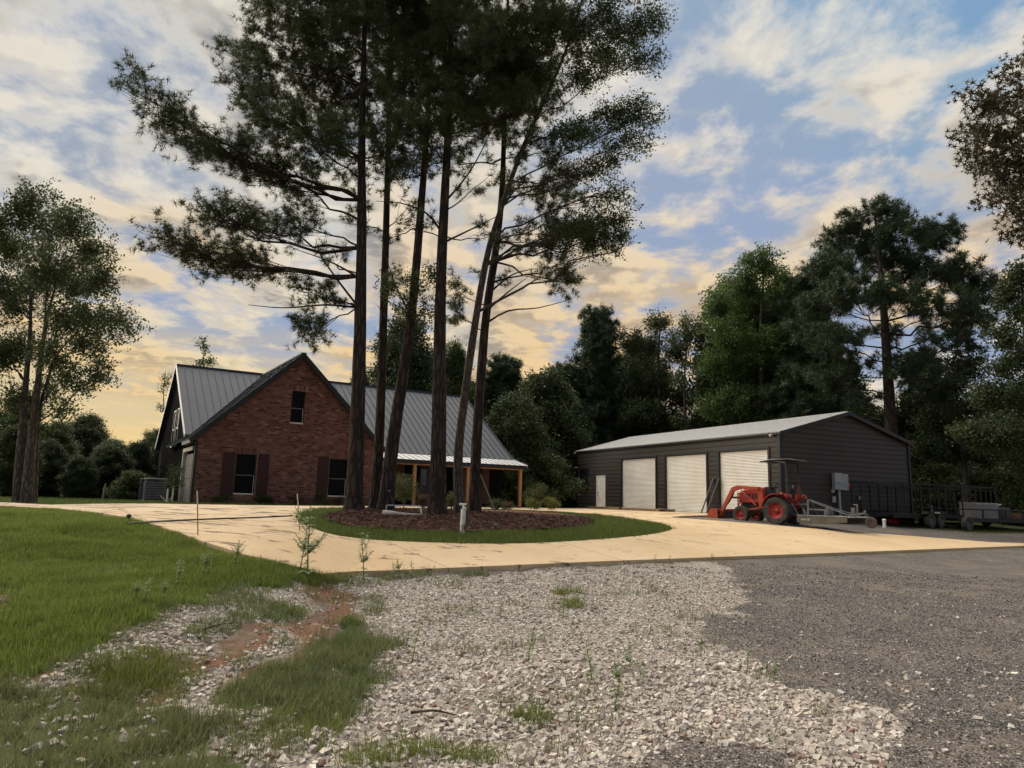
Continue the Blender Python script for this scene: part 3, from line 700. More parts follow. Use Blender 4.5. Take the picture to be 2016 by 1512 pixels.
while h < SE - .02:
    h1 = min(h + RBH, SE); hm = (h + h1) / 2; segs = [(-SL, 0)]
    for x0, x1, z0, z1 in OPEN:
        if z0 < hm < z1: segs = [t for (u, v) in segs for t in ((u, min(v, x0)), (max(u, x1), v)) if t[1] - t[0] > .02]
    for u, v in segs: rib('siding_panel', fw_, u, v, u, v, h, h1, pf)
    h = h1
gw = B().prism([(0.2, -.2), (.2, SE - .05), (SDp / 2, SR - .08), (SDp - .02, SE - .05), (SDp - .02, -.2)], -.2, -.12, 'x').build('gable_wall', tdark, shop)
pg = lambda a, o_, h: (o_, a, h); h = -.15
gslope = (SR - SE) / (SDp / 2)
while h < SR - .06:
    h1 = min(h + RBH, SR - .05)
    def rng_(hh): return (0, SDp) if hh <= SE else ((hh - SE) / gslope, SDp - (hh - SE) / gslope)
    b0, b1 = rng_(h), rng_(h1); rib('siding_panel', gw, b0[0], b0[1], b1[0], b1[1], h, h1, pg); h = h1
b = B(); b.box(-SL, 0, SDp - .1, SDp, -.2, SE); b.prism([(0.2, -.2), (.2, SE - .05), (SDp / 2, SR - .08), (SDp - .12, SE - .05), (SDp - .12, -.2)], -SL, -SL + .1, 'x'); b.build('rear_walls', sid, shop)
# corner and eave trims
B().box(-.10, .055, -.055, .10, -.2, SE - .02).build('corner_trim', tdark, shop)
B().box(-SL - .03, -SL + .06, -.05, .05, -.2, SE - .02).build('corner_trim', tdark, shop)
B().box(-.06, .055, SDp - .08, SDp + .04, -.2, SE - .02).build('corner_trim', tdark, shop)
B().box(-SL - .1, .16, -.12, -.05, SE - .10, SE + .015).build('eave_trim', tdark, shop)
# roof
roofs = B().box(-SL - .14, .20, SDp / 2 - .14, SDp / 2 + .14, SR + .01, SR + .035).build('roof', galv, shop)
def shop_panel():
    bb = B(); ln = math.hypot(SDp / 2 + .14, (SDp / 2 + .14) * gslope); wd = (SL + .34) / 20
    bb.box(0, wd, 0, ln, -.01, 0)
    for k in range(4): x = wd * (k + .5) / 4; bb.add([(x - .05, 0, .0005), (x - .02, 0, .03), (x + .02, 0, .03), (x + .05, 0, .0005), (x - .05, ln, .0005), (x - .02, ln, .03), (x + .02, ln, .03), (x + .05, ln, .0005)], [(0, 4, 5, 1), (1, 5, 6, 2), (2, 6, 7, 3), (0, 1, 2, 3)])
    V, F = bb.data(); return mk('roof_panel', V, F, galv), wd
sp0, spw = shop_panel(); first = True
for side in (0, 1):
    x = Vector((1, 0, 0)) if side == 0 else Vector((-1, 0, 0)); y = Vector((0, 1, gslope)).normalized() if side == 0 else Vector((0, -1, gslope)).normalized(); z = x.cross(y)
    R3 = Matrix((x, y, z)).transposed().to_4x4()
    org = Vector((-SL - .14, -.14, SE + .03 - .14 * gslope)) if side == 0 else Vector((.20, SDp + .14, SE + .03 - .14 * gslope))
    for i in range(20):
        o = sp0 if first else link('roof_panel', sp0.data); first = False; o.parent = roofs
        o.matrix_local = Matrix.Translation(org + x * spw * i) @ R3
B().bar((.19, -.14, SE - .06), (.19, SDp / 2, SR - .055), .05, .17).build('gable_trim', tdark, roofs)
B().bar((.19, SDp + .14, SE - .06), (.19, SDp / 2, SR - .055), .05, .17).build('gable_trim', tdark, roofs)
# roll-up doors
def rollup(x0, x1, h1, label):
    n = 44; pts = []
    hs = np.linspace(-.02, h1 - .04, n * 4 + 1); V = []; F = []
    for i, hh in enumerate(hs):
        o_ = .018 * (0.5 + .5 * math.cos(2 * math.pi * i / 4)) * (1 if i % 4 else 1.2)
        V += [(x0 + .09, .055 - o_, hh), (x1 - .09, .055 - o_, hh)]
        if i: F.append((2 * i - 2, 2 * i - 1, 2 * i + 1, 2 * i))
    o = mk('rollup_door', np.array(V), [F], doorw, shop, sm=False); o['label'] = label
    b = B(); b.box(x0 + .09, x1 - .09, .02, .08, -.06, -.019); b.build('bottom_bar', doorw, o)
    b = B(); b.box(x1 - .16, x1 - .12, -.0, .03, .98, 1.06); b.build('latch', tdark, o)
    for a, c in ((x0 - .03, x0 + .09), (x1 - .09, x1 + .03)): B().box(a, c, -.05, .12, -.15, h1).build('door_jamb', tdark, shop)
    B().box(x0 - .03, x1 + .03, -.052, .12, h1 - .001, h1 + .10).build('door_header', tdark, shop)
rollup(-12.50, -9.00, 3.06, 'white roll-up door nearest the entry door'); rollup(-8.26, -4.79, 3.08, 'middle white roll-up door'); rollup(-4.0, -.62, 3.10, 'white roll-up door behind the tractor')
dr = B().box(-15.16, -14.24, -.01, .03, -.04, 2.07).build('entry_door', white, shop)
B().box(-15.22, -15.165, -.045, .06, -.1, 2.13).build('door_frame', white, shop); B().box(-14.235, -14.18, -.045, .06, -.1, 2.13).build('door_frame', white, shop); B().box(-15.164, -14.236, -.045, .06, 2.075, 2.13).build('door_frame', white, shop)
for hh in (.93, 1.10): B().lathe([(.001, -.075), (.03, -.07), (.035, -.04), (.02, -.012)], 'y', (-15.06, 0, hh), 10).build('knob', tdark, dr)
window(shop, -17.22, -16.25, 1.25, 2.50, y=-.05, fm=tdark, gm=darkpane, sill=False)
for x in (-SL - .05, -.35):
    b = B(); b.lathe([(.001, -.10), (.055, -.09), (.06, 0), (.03, .03), (.001, .03)], 'y', (x, -.14, SE - .13), 10); b.box(x - .03, x + .03, -.13, -.05, SE - .12, SE - .05); b.build('flood_light', galv, shop)
# ------------------------------------------------------------------ tractor
orange = M('tractor_red', (.36, .028, .018), .38, col2=(.30, .024, .016), scale=3, spec=.5, coat=.2)
loaderm = M('loader_orange', (.42, .062, .022), .5, col2=(.30, .045, .018), scale=5, spec=.4)
dirty = M('worn_bucket', (.10, .06, .045), .7, .2, col2=(.05, .035, .03), scale=6)
rimm = M('rim_red', (.42, .03, .022), .45, col2=(.30, .025, .02), scale=4)
greym = M('mower_grey', (.15, .153, .147), .55, .2, col2=(.10, .103, .098), scale=6, bump=.2)
dustm = M('dusty_skirt', (.13, .115, .085), .8, col2=(.085, .078, .06), scale=5)
def wheel(parent, c, R, wd, rimr, lugs, side=1, mt=None, rm=None, name='wheel'):
    """tyre with chevron lugs and a dished rim; axle along y"""
    x, y, z = c; h = wd / 2
    b = B(); b.lathe([(rimr, -h * .8), (rimr + (R - rimr) * .5, -h), (R * .93, -h * .92), (R * .965, -h * .5), (R * .97, 0), (R * .965, h * .5), (R * .93, h * .92), (rimr + (R - rimr) * .5, h), (rimr, h * .8)], 'y', c, 36)
    if lugs:
        for i in range(lugs):
            for sd in (-1, 1):
                a0 = 2 * math.pi * (i + (.25 if sd > 0 else -.25)) / lugs; a1 = a0 + 2.2 * math.pi / lugs
                Vq = []
                for a, yy, rr in ((a0, h * .02 * sd, R), (a1, h * 1.0 * sd, R * .955)):
                    for da in (-.16, .16):
                        aa = a + da * 2 * math.pi / lugs
                        for rad in (R * .92, rr): Vq.append((x + rad * math.cos(aa), y + yy, z + rad * math.sin(aa)))
                b.add(Vq, [(0, 1, 3, 2), (4, 6, 7, 5), (0, 4, 5, 1), (2, 3, 7, 6), (1, 5, 7, 3), (0, 2, 6, 4)])
    t = b.build(name, mt or rubber, parent, sm=False)
    r = B(); s = side
    r.lathe([(rimr, -h * .8), (rimr * .96, -h * .7), (rimr * .94, h * .7), (rimr, h * .8)], 'y', c, 28)
    r.lathe([(rimr * .95, s * h * .55), (rimr * .80, s * h * .05), (rimr * .35, s * h * .0), (rimr * .33, s * h * .3), (.001, s * h * .32)], 'y', c, 28)
    rim = r.build('rim', rm or rimm, t, sm=True)
    hb = B()
    for k in range(6): a = k * math.pi / 3; hb.lathe([(.016, 0), (.016, s * .03), (.001, s * .032)], 'y', (x + rimr * .55 * math.cos(a), y + s * h * .06, z + rimr * .55 * math.sin(a)), 6)
    hb.build('wheel_bolts', steel, rim)
    return t
TRP = G(1531, 1032); hd = math.radians(130); lv = np.array([-math.sin(hd), math.cos(hd)])
TO = TRP[:2] - lv * -.0; TO = TRP[:2] - lv * .62; TZ = float(gz(TRP[0], TRP[1])) - .02
tr = empty('tractor', (TO[0], TO[1], TZ), hd, 'red compact tractor with front loader, canopy and muddy tyres', 'tractor')
for yy in (.62, -.62): wheel(tr, (0, yy, .54), .545, .34, .31, 20, 1 if yy > 0 else -1)
for yy in (.55, -.55): wheel(tr, (1.62, yy, .345), .35, .24, .20, 16, 1 if yy > 0 else -1)
# bonnet
b = B(); b.prism([(.72, .80), (1.78, .80), (1.92, .92), (1.93, 1.12), (1.84, 1.32), (1.60, 1.40), (.72, 1.48)], -.25, .25, 'y'); hood = b.build('bonnet', orange, tr, bev=.06)
b = B()
for k in range(5): b.box(1.0 + k * .12, 1.06 + k * .12, .2505, .262, .98, 1.2); b.box(1.0 + k * .12, 1.06 + k * .12, -.262, -.2505, .98, 1.2)
b.build('side_grille', black, hood)
B().box(1.935, 1.95, -.17, .17, .85, 1.15).build('front_grille', black, hood)
for yy in (-.15, .15): B().lathe([(.001, .03), (.05, .02), (.055, 0)], 'x', (1.925, yy, 1.2), 12).build('headlight', M('lens', (.7, .7, .65), .2), hood)
b = B(); b.box(-.35, 1.0, -.2, .2, .42, .80); b.box(.9, 1.85, -.13, .13, .45, .8); b.build('chassis', black, tr, bev=.03)
b = B(); b.tube([(0, -.6, .54), (0, .6, .54)], .10, 12); b.tube([(1.62, -.52, .36), (1.62, .52, .36)], .06, 10); b.build('axles', M('axle_grey', (.06, .055, .05), .8), tr)
# dash, wheel, seat
b = B(); b.prism([(.42, .80), (.75, .80), (.75, 1.47), (.52, 1.50)], -.22, .22, 'y'); b.build('dashboard', black, tr, bev=.03)
b = B(); b.tube([(.5, 0, 1.40), (.34, 0, 1.52)], .02, 8)
ring = [(.33 + .09 * math.cos(a) * .45, .17 * math.sin(a), 1.53 + .15 * math.cos(a) * .55) for a in np.linspace(0, 2 * math.pi, 25)]; b.tube(ring, .016, 6); b.build('steering_wheel', black, tr)
b = B(); b.box(-.28, .14, -.22, .22, .95, 1.04); b.prism([(-.30, 1.0), (-.20, 1.02), (-.28, 1.45), (-.36, 1.43)], -.22, .22, 'y'); b.build('seat', M('seat_vinyl', (.02, .02, .02), .6), tr, bev=.03)
b = B(); b.box(-.3, .75, -.45, .45, .60, .64); b.build('floor_plate', black, tr)
# fenders: a curved guard and a flat top over each rear wheel
for s in (1, -1):
    arc = [(.60 * math.cos(a), .56 + .64 * math.sin(a)) for a in np.linspace(math.radians(12), math.radians(95), 10)] + [(-.42, 1.20), (-.50, 1.05)]
    b = B(); n = len(arc); y0, y1 = (.36, .80) if s > 0 else (-.80, -.36); V = []
    for a, z in arc: V += [(a, y0, z), (a, y1, z), (a * .97, y0, z - .03), (a * .97, y1, z - .03)]
    F = []
    for i in range(n - 1):
        k = 4 * i; F += [(k, k + 1, k + 5, k + 4), (k + 3, k + 2, k + 6, k + 7), (k + 1, k + 3, k + 7, k + 5), (k + 2, k, k + 4, k + 6)]
    b.add(V, F); yi = y0 if s > 0 else y1
    b.prism([(.55, .62), (.40, 1.05), (.0, 1.19), (-.42, 1.19), (-.50, .98), (-.40, .62)], yi - .012 * s - .01, yi - .012 * s + .01, 'y')
    f = b.build('fender', orange, tr)
    B().box(-.56, -.50, min(s * .50, s * .66), max(s * .50, s * .66), 1.08, 1.18).build('tail_lamp', M('tail_red', (.35, .02, .015), .3), f)
    B().lathe([(.001, .05), (.035, .04), (.04, 0)], 'z', (-.25, s * .72, 1.205), 10).build('signal_lamp', M('amber_lens', (.6, .22, .03), .25), f)
# roll bar with canopy
b = B()
for s in (1, -1): b.bar((-.42, s * .50, .70), (-.38, s * .48, 1.55), .07, .09); b.bar((-.38, s * .48, 1.55), (-.34, s * .46, 2.42), .06, .08); b.box(-.45, -.31, s * .48 - .06, s * .48 + .06, 1.62, 1.76)
b.bar((-.34, -.49, 2.42), (-.34, .49, 2.42), .06, .08); b.bar((-.5, -.2, .9), (-.42, -.45, 1.2), .04); rb = b.build('roll_bar', black, tr, bev=.01)
b = B(); cc = [(-.72, 2.50), (-.55, 2.56), (.25, 2.53), (.72, 2.47), (.74, 2.44), (.25, 2.49), (-.55, 2.50), (-.72, 2.46)]; b.prism(cc, -.58, .58, 'y'); cn = b.build('canopy', M('canopy_black', (.02, .02, .022), .35), tr, bev=.015)
B().prism([(.05, 2.545), (.25, 2.536), (.72, 2.474), (.72, 2.480), (.25, 2.55), (.05, 2.56)], -.55, .59, 'y').build('canopy_top', M('canopy_white', (.75, .74, .7), .5), cn)
b = B(); b.bar((-.34, .45, 2.40), (.15, .45, 2.49), .03); b.bar((-.34, -.45, 2.40), (.15, -.45, 2.49), .03); b.build('canopy_brace', steel, cn)
# slow vehicle triangle
b = B(); b.prism([(-.20, 1.22), (.20, 1.22), (.04, 1.56), (-.04, 1.56)], -.60, -.59, 'x'); b.build('warning_triangle', M('dull_red', (.12, .012, .014), .5), tr)
b = B(); b.tube([(-.10, -.30, 1.0), (-.18, -.34, 1.5)], .015, 6); b.lathe([(.001, .04), (.025, .02), (.02, -.02)], 'z', (-.18, -.34, 1.5), 8); b.build('lever', steel, tr)
# loader
for s in (1, -1):
    b = B(); y = s * .46
    b.prism([(.62, .62), (.86, .62), (.90, 1.42), (.80, 1.47), (.70, 1.40)], y - .035, y + .035, 'y'); mast = b.build('loader_post', loaderm, tr)
    yy = s * .56; b = B()
    b.prism([(.78, 1.36), (.84, 1.46), (1.75, 1.52), (2.02, 1.44), (2.62, .42), (2.50, .36), (1.90, 1.28), (1.66, 1.36)], yy - .045, yy + .045, 'y'); arm = b.build('loader_arm', loaderm, tr, bev=.012)
    B().tube([(.95, yy, .72), (1.30, yy, 1.05)], .032, 10).build('lift_cylinder', loaderm, arm); B().tube([(1.30, yy, 1.05), (1.62, yy, 1.34)], .018, 8).build('piston', M('chrome', (.7, .7, .7), .15, .9), arm)
    B().tube([(1.98, yy - s * .06, 1.18), (2.25, yy - s * .06, .78)], .028, 10).build('tilt_cylinder', black, arm); B().tube([(2.25, yy - s * .06, .78), (2.52, yy - s * .06, .52)], .016, 8).build('piston', MATS['chrome'], arm)
    b = B(); b.bar((.62, yy * .7, .45), (.75, yy * .8, .66), .08); b.bar((.75, yy * .75, .64), (1.7, yy * .5, .52), .06); b.build('mount_frame', loaderm, mast)
B().tube([(2.20, -.56, 1.03), (2.20, .56, 1.03)], .04, 10).build('cross_tube', black, tr)
b = B(); b.bar((1.95, -.25, .55), (1.95, -.25, 1.2), .04); b.bar((1.95, .25, .55), (1.95, .25, 1.2), .04); b.bar((1.95, -.27, 1.2), (1.95, .27, 1.2), .04); b.bar((1.95, -.27, .85), (1.95, .27, .85), .03); b.build('grille_guard', loaderm, tr)
# bucket
o_ = [(2.62, .50), (2.58, .12), (2.68, .02), (3.22, .0), (3.22, .018), (2.70, .05), (2.62, .14), (2.645, .46), (2.92, .52), (2.92, .54)]
b = B(); b.prism(o_, -.78, .78, 'y'); bk = b.build('bucket', dirty, tr)
for s in (1, -1):
    y = s * .79; B().prism([(2.60, .53), (2.57, .10), (2.68, .0), (3.23, -.005), (2.93, .55)], y - .012, y + .012, 'y').build('bucket_side', loaderm, bk)
B().box(2.585, 2.62, -.78, .78, .44, .535).build('bucket_rim', loaderm, bk)
b = B()
for y in (-.6, -.5, .5, .6): b.box(2.50, 2.60, y - .01, y + .01, .25, .50)
b.build('bucket_bracket', loaderm, bk)
# hitch
b = B()
for s in (1, -1): b.bar((-.15, s * .25, .42), (-.95, s * .36, .40), .045); b.bar((-.35, s * .3, .95), (-.70, s * .33, .44), .03)
b.bar((-.30, 0, .80), (-.95, 0, .82), .04); b.bar((-.2, -.33, .95), (-.2, .33, .95), .05); b.build('hitch_linkage', steel, tr)

# ------------------------------------------------------------------ rotary mower behind the tractor
mw = empty('rotary_mower', (TO[0], TO[1], TZ + .01), hd, 'grey rotary mower hitched behind the red tractor', 'mower')
b = B(); b.prism([(-.98, .36), (-1.05, .40), (-2.55, .40), (-2.85, .36), (-2.85, .345), (-2.55, .37), (-1.05, .37), (-.98, .345)], -.92, .92, 'y'); dk = b.build('deck', greym, mw)
for s in (1, -1):
    y = s * .915; B().prism([(-.96, .36), (-1.0, .14), (-1.15, .06), (-2.15, .10), (-2.85, .18), (-2.85, .36)], y - .01, y + .01, 'y').build('deck_skirt', dustm, dk)
    B().tube([(-.97, s * .915, .375), (-2.86, s * .915, .375)], .022, 8).build('deck_rail', greym, dk)
b = B()
for k in range(16): b.tube([(-2.84, -.86 + k * .115, .34), (-2.84, -.86 + k * .115, .10)], .009, 5)
b.build('chain_guard', black, dk)
B().box(-.985, -.96, -.92, .92, .10, .36).build('front_skirt', greym, dk)
b = B()
for s in (1, -1): b.bar((-1.12, s * .38, .40), (-1.0, s * .10, .98), .06, .03); b.bar((-1.0, s * .10, .98), (-1.9, s * .20, .66), .06, .03); b.bar((-1.9, s * .20, .66), (-2.72, s * .34, .42), .06, .03); b.bar((-1.05, s * .45, .40), (-.95, s * .38, .62), .07, .03)
b.bar((-1.0, -.12, .98), (-1.0, .12, .98), .05); b.build('a_frame', greym, mw, bev=.004)
b = B(); b.lathe([(.16, .40), (.18, .48), (.13, .60), (.13, .66), (.001, .68)], 'z', (-1.75, 0, 0), 14); b.tube([(-1.75, 0, .58), (-.95, 0, .60)], .045, 10); b.build('gearbox', M('gearbox_grey', (.13, .13, .12), .6), mw)
b = B(); b.bar((-2.5, 0, .44), (-3.05, 0, .52), .09, .07); b.bar((-3.05, 0, .52), (-3.10, 0, .62), .07); b.box(-2.72, -2.60, -.05, .05, .40, .72); tb = b.build('tail_boom', greym, mw)
b = B()
for s in (1, -1): b.bar((-3.10, s * .075, .52), (-3.28, s * .085, .22), .05, .012)
b.box(-3.15, -3.05, -.09, .09, .50, .53); fk = b.build('fork', greym, tb)
wheel(tb, (-3.28, 0, .20), .205, .13, .10, 0, 1, M('solid_tyre', (.05, .04, .033), .9, col2=(.09, .07, .05), scale=8), rust, 'tail_wheel')
B().lathe([(.001, .008), (.04, .008), (.04, 0)], 'y', (-1.42, .926, .235), 16).build('round_sticker', M('sticker_pale', (.45, .43, .37), .6), dk)
B().box(-1.32, -1.12, .9255, .929, .215, .26).build('name_sticker', MATS['sticker_pale'], dk)

# ------------------------------------------------------------------ trailers
tblk = M('trailer_black', (.008, .008, .009), .6, col2=(.014, .013, .012), scale=6, spec=.2)
def axle_pair(parent, xs, half, R=.34):
    for x in xs:
        for s in (1, -1): wheel(parent, (x, s * half, R), R, .22, R * .55, 0, s, rubber, M('trailer_rim', (.11, .11, .105), .5, .3))
        B().tube([(x, -half, R), (x, half, R)], .035, 8).build('axle', tblk, parent)
def tall_trailer(name, loc, rz, L, label, H=1.85, half=.98, post=.68, ladder=False, axles=(-.42, .42)):
    t = empty(name, loc, rz, label, 'trailer', 'black trailers by the shop')
    z0 = .62; h = L / 2
    b = B(); b.box(-h, h, -half, half, z0 - .04, z0)
    for s in (1, -1): b.box(-h, h, s * half - .04, s * half + .04, z0 - .17, z0 - .041)
    for k in range(9): x = -h + .1 + k * (L - .2) / 8; b.box(x - .03, x + .03, -half + .05, half - .05, z0 - .12, z0 - .041)
    b.build('bed', tblk, t)
    for s in (1, -1):
        sd = B().box(-h, h, s * half - .03, s * half + .03, H - .06, H).build('top_rail', tblk, t)
        B().box(-h, h, s * half - .018, s * half + .018, H - .22, H - .19).build('mid_rail', tblk, t)
        k = int(L / post)
        for i in range(k + 1):
            x = -h + .03 + i * (L - .06) / k; B().box(x - .022, x + .022, s * half - .022, s * half + .022, z0, H - .061).build('post', tblk, t)
        B().prism([(axles[0] - .42, z0 + .002), (axles[0] - .36, z0 + .13), (axles[1] + .36, z0 + .13), (axles[1] + .42, z0 + .002)], s * (half + .04), s * (half + .29), 'y').build('fender', tblk, t)
    B().box(-h, -h + .05, -half, half, H - .06, H - .001).build('end_rail', tblk, t); B().box(h - .05, h, -half, half, H - .06, H - .001).build('end_rail', tblk, t)
    b = B()
    for s in (1, -1): b.bar((-h, s * .7, z0 - .1), (-h - 1.25, 0, z0 - .1), .08, .10)
    b.bar((-h - 1.1, 0, z0 - .1), (-h - 1.55, 0, z0 - .1), .08, .08); b.build('tongue', tblk, t)
    b = B(); b.tube([(-h - 1.0, .1, z0 + .35), (-h - 1.0, .1, .02)], .035, 8); b.box(-h - 1.08, -h - .92, .02, .18, .0, .02); b.tube([(-h - 1.0, .1, z0 + .30), (-h - 1.0, .28, z0 + .34)], .015, 6); b.build('jack', steel, t)
    axle_pair(t, axles, half + .16)
    return t
a = G(1722, 1034); c = G(1872, 1042)
def gplace(px, y): p = P(px, 1030, y); return on(p[0], p[1])
p0 = gplace(1702, 29.8); p1 = gplace(1862, 33.2); ang = math.atan2(p1[1] - p0[1], p1[0] - p0[0]); ctr = (p0 + p1) / 2 + np.array([math.cos(ang), math.sin(ang), 0]) * 2.0; Lt = float(np.hypot(*(p1 - p0)[:2]))
nv = np.array([-math.sin(ang), math.cos(ang)])
t1 = tall_trailer('utility_trailer', (ctr[0] + nv[0] * 1.0, ctr[1] + nv[1] * 1.0, float(gz(ctr[0], ctr[1])) + .0), ang, Lt - .6, 'tall black open sided trailer with tandem wheels against the shop gable', H=1.98)
b = B()
for k in range(2): b.box(-.22 + k * .24, -.02 + k * .24, -1.275, -1.272, .66, .72)
b.build('reflector_strip', M('reflector', (.6, .58, .55), .3), t1)
q = gplace(1908, 36.0)
t2 = tall_trailer('utility_trailer', (q[0], q[1] + .6, float(gz(q[0], q[1]))), ang + .03, 3.4, 'shorter black stake trailer farther back, right of the tall one', H=1.98, post=.56, axles=(.0, .0))
b = B()
for z in (.9, 1.2, 1.5): b.box(-1.15, -.60, -.995, -.955, z, z + .05)
b.build('side_step', tblk, t2)
# flat trailer with a ribbed grey box on it
q0 = gplace(1885, 32.5); q1 = gplace(2052, 35.8); cc = (q0 + q1) / 2; an = math.atan2(q1[1] - q0[1], q1[0] - q0[0]); L3 = float(np.hypot(*(q1 - q0)[:2])); nv = np.array([-math.sin(an), math.cos(an)])
ft = empty('flatbed_trailer', (cc[0] + nv[0] * .8, cc[1] + nv[1] * .8, float(gz(cc[0], cc[1])) + .02), an, 'low black flatbed trailer carrying a grey ribbed box', 'trailer', 'black trailers by the shop')
h = L3 / 2; b = B(); b.box(-h, h, -.85, .85, .52, .57)
for s in (1, -1): b.box(-h, h, s * .85 - .03, s * .85 + .03, .40, .519)
b.build('bed', tblk, ft)
for s in (1, -1):
    b = B(); b.tube([(-h + .05, s * .85, .98), (h * .4, s * .85, .96), (h * .75, s * .85, .86), (h, s * .85, .66)], .03, 8); b.build('side_rail', tblk, ft)
    for x in (-h + .05, -h * .45, h * .08, h * .5): B().box(x - .03, x + .03, s * .85 - .026, s * .85 + .026, .57, .95).build('post', tblk, ft)
axle_pair(ft, (-h + .42,), .98, .33)
b = B(); b.bar((h, .5, .46), (h + .9, 0, .46), .08); b.bar((h, -.5, .46), (h + .9, 0, .46), .08); b.build('tongue', tblk, ft)
B().box(h * .62, h * .98, -.6, .6, .575, .85).build('rusty_toolbox', rust, ft)
rq = ft.matrix_basis @ Vector((-h * .08, .05, .575))
ribm = M('ribbed_grey', (.30, .30, .295), .5, .3, col2=(.24, .24, .235), scale=3)
bx = empty('ribbed_box', tuple(rq), an, 'grey vertically ribbed metal box on the flatbed trailer', 'box')
b = B(); b.box(-.86, .86, -.4, .4, 0, .68); b.build('case', ribm, bx)
b = B()
for k in range(38): x = -.84 + k * .0446; b.box(x, x + .022, -.418, -.4005, .03, .65)
for k in range(16): y = -.37 + k * .046; b.box(-.878, -.8605, y, y + .022, .03, .65)
b.build('ribs', ribm, bx)
B().box(-.88, .88, -.425, .425, .681, .72).build('lid', M('lid_pale', (.42, .42, .41), .5, .3), bx)
en = empty('engine_unit', tuple(ft.matrix_basis @ Vector((h * .42, .05, .575))), an, 'dark square engine unit at the end of the flatbed trailer', 'engine')
B().box(-.35, .3, -.36, .36, 0, .52).build('casing', M('engine_dark', (.03, .032, .035), .5), en, bev=.03); b = B(); b.tube([(-.2, 0, .52), (-.2, 0, .62), (.15, 0, .66)], .05, 8); b.lathe([(.09, .53), (.09, .64), (.001, .65)], 'z', (.1, .2, 0), 12); b.build('filter', steel, en)
# red tank and white post in the grass behind the trailer tongue
q = gplace(1757, 33.0); b = B(); b.lathe([(.001, -.45), (.12, -.43), (.16, -.36), (.16, .36), (.12, .43), (.001, .45)], 'x', (0, 0, .17), 18); rt = empty('red_tank', tuple(q), ang, 'small red tank lying in grass behind the trailer', 'tank'); b.build('shell', M('tank_red', (.30, .02, .018), .5), rt, sm=True); B().tube([(0, 0, .32), (0, 0, .37)], .04, 8).build('valve', steel, rt)
q = gplace(1741, 30.5); wp = empty('white_post', tuple(q), 0, 'short white pipe post by the trailer jack', 'post'); B().tube([(0, 0, -.1), (0, 0, .30)], .07, 12).build('pipe', white, wp); B().lathe([(.078, .29), (.08, .34), (.05, .37), (.001, .38)], c=(0, 0, 0), n=12).build('cap', white, wp)

# ------------------------------------------------------------------ electric service on the shop gable
def onshop(px, py, out=.0):
    d = ray(px, py); e3 = np.array([-es[0], -es[1], 0]); O = SHOP_O + e3 * out; t = ((O - CAM) @ e3) / (d @ e3); p = CAM + d * t
    q = p - SHOP_O; return np.array([q @ e3, q[:2] @ ns, q[2]])
a = onshop(1635, 931); c = onshop(1664, 965)
ep = empty('meter_box', tuple(SHOP_O), math.radians(-64.5), 'grey electric meter boxes on a conduit at the shop gable', 'meter box')
y0, y1 = a[1], c[1]; ym = y0 + (y1 - y0) * .56; zt, zb = a[2], c[2]
ebm = M('panel_grey', (.34, .355, .335), .5, .1, col2=(.29, .30, .285), scale=3)
l_ = B().box(.05, .24, y0, ym - .015, zb, zt).build('cabinet', ebm, ep, bev=.01); B().box(.05, .21, ym + .015, y1, zb - .02, zt - .03).build('cabinet', ebm, ep, bev=.01)
B().lathe([(.07, 0), (.065, .05), (.03, .06), (.001, .06)], 'x', (.241, (y0 + ym) / 2, (zt + zb) / 2 - .02), 16).build('meter', M('meter_glass', (.45, .46, .44), .2), l_)
B().tube([(.12, (y0 + ym) / 2 + .12, zb), (.12, (y0 + ym) / 2 + .14, -.25)], .055, 12).build('conduit', M('conduit_grey', (.42, .42, .40), .5), ep)
B().lathe([(.09, .05), (.09, .12), (.04, .17), (.001, .18)], 'x', (0, y1 + .18, zb + .22), 14).build('red_bell', M('bell_red', (.55, .07, .02), .4), ep)
o1 = onshop(1639, 983); B().box(.035, .12, o1[1] - .08, o1[1] + .08, o1[2] - .14, o1[2] + .14).build('outlet_box', M('outlet_grey', (.4, .4, .38), .5), ep)
o1 = onshop(1637, 966); B().box(.035, .12, o1[1] - .07, o1[1] + .07, o1[2] - .09, o1[2] + .07).build('outlet_box', MATS['outlet_grey'], ep)
o1 = onshop(1691, 980); B().box(.035, .10, o1[1] - .10, o1[1] + .10, o1[2] - .08, o1[2] + .08).build('outlet_box', MATS['outlet_grey'], ep); B().tube([(.05, o1[1], o1[2] - .08), (.05, o1[1], -.2)], .02, 6).build('conduit', tdark, ep)
# ------------------------------------------------------------------ trees
pinebark = barkmat('pine_bark', (.072, .054, .044), (.050, .039, .033))
greybark = barkmat('grey_bark', (.12, .10, .08), (.078, .064, .052), (11, 11, 3.2), .015)
darkbark = barkmat('dark_bark', (.10, .08, .065), (.065, .055, .045), (6, 6, 1.5), .03)
pineleaf = leafmat('pine_needles', (.035, .052, .016), (.060, .075, .020), .25, .5, .3)
farpine = leafmat('far_pine_needles', (.026, .046, .020), (.042, .064, .026), .2, .5, .3)
oakleaf = leafmat('oak_leaves', (.040, .062, .018), (.065, .085, .024), .35, .45, .35)
gumleaf = leafmat('gum_leaves', (.040, .080, .018), (.075, .115, .026), .4, .45, .35)
duskleaf = leafmat('bronze_gum_leaves', (.045, .045, .020), (.075, .055, .026), .35, .45, .35)
woodleaf = leafmat('wood_leaves', (.028, .044, .016), (.050, .066, .022), .3, .5, .35)
bushleaf = leafmat('bush_leaves', (.042, .066, .020), (.078, .098, .030), .3, .5, .35)

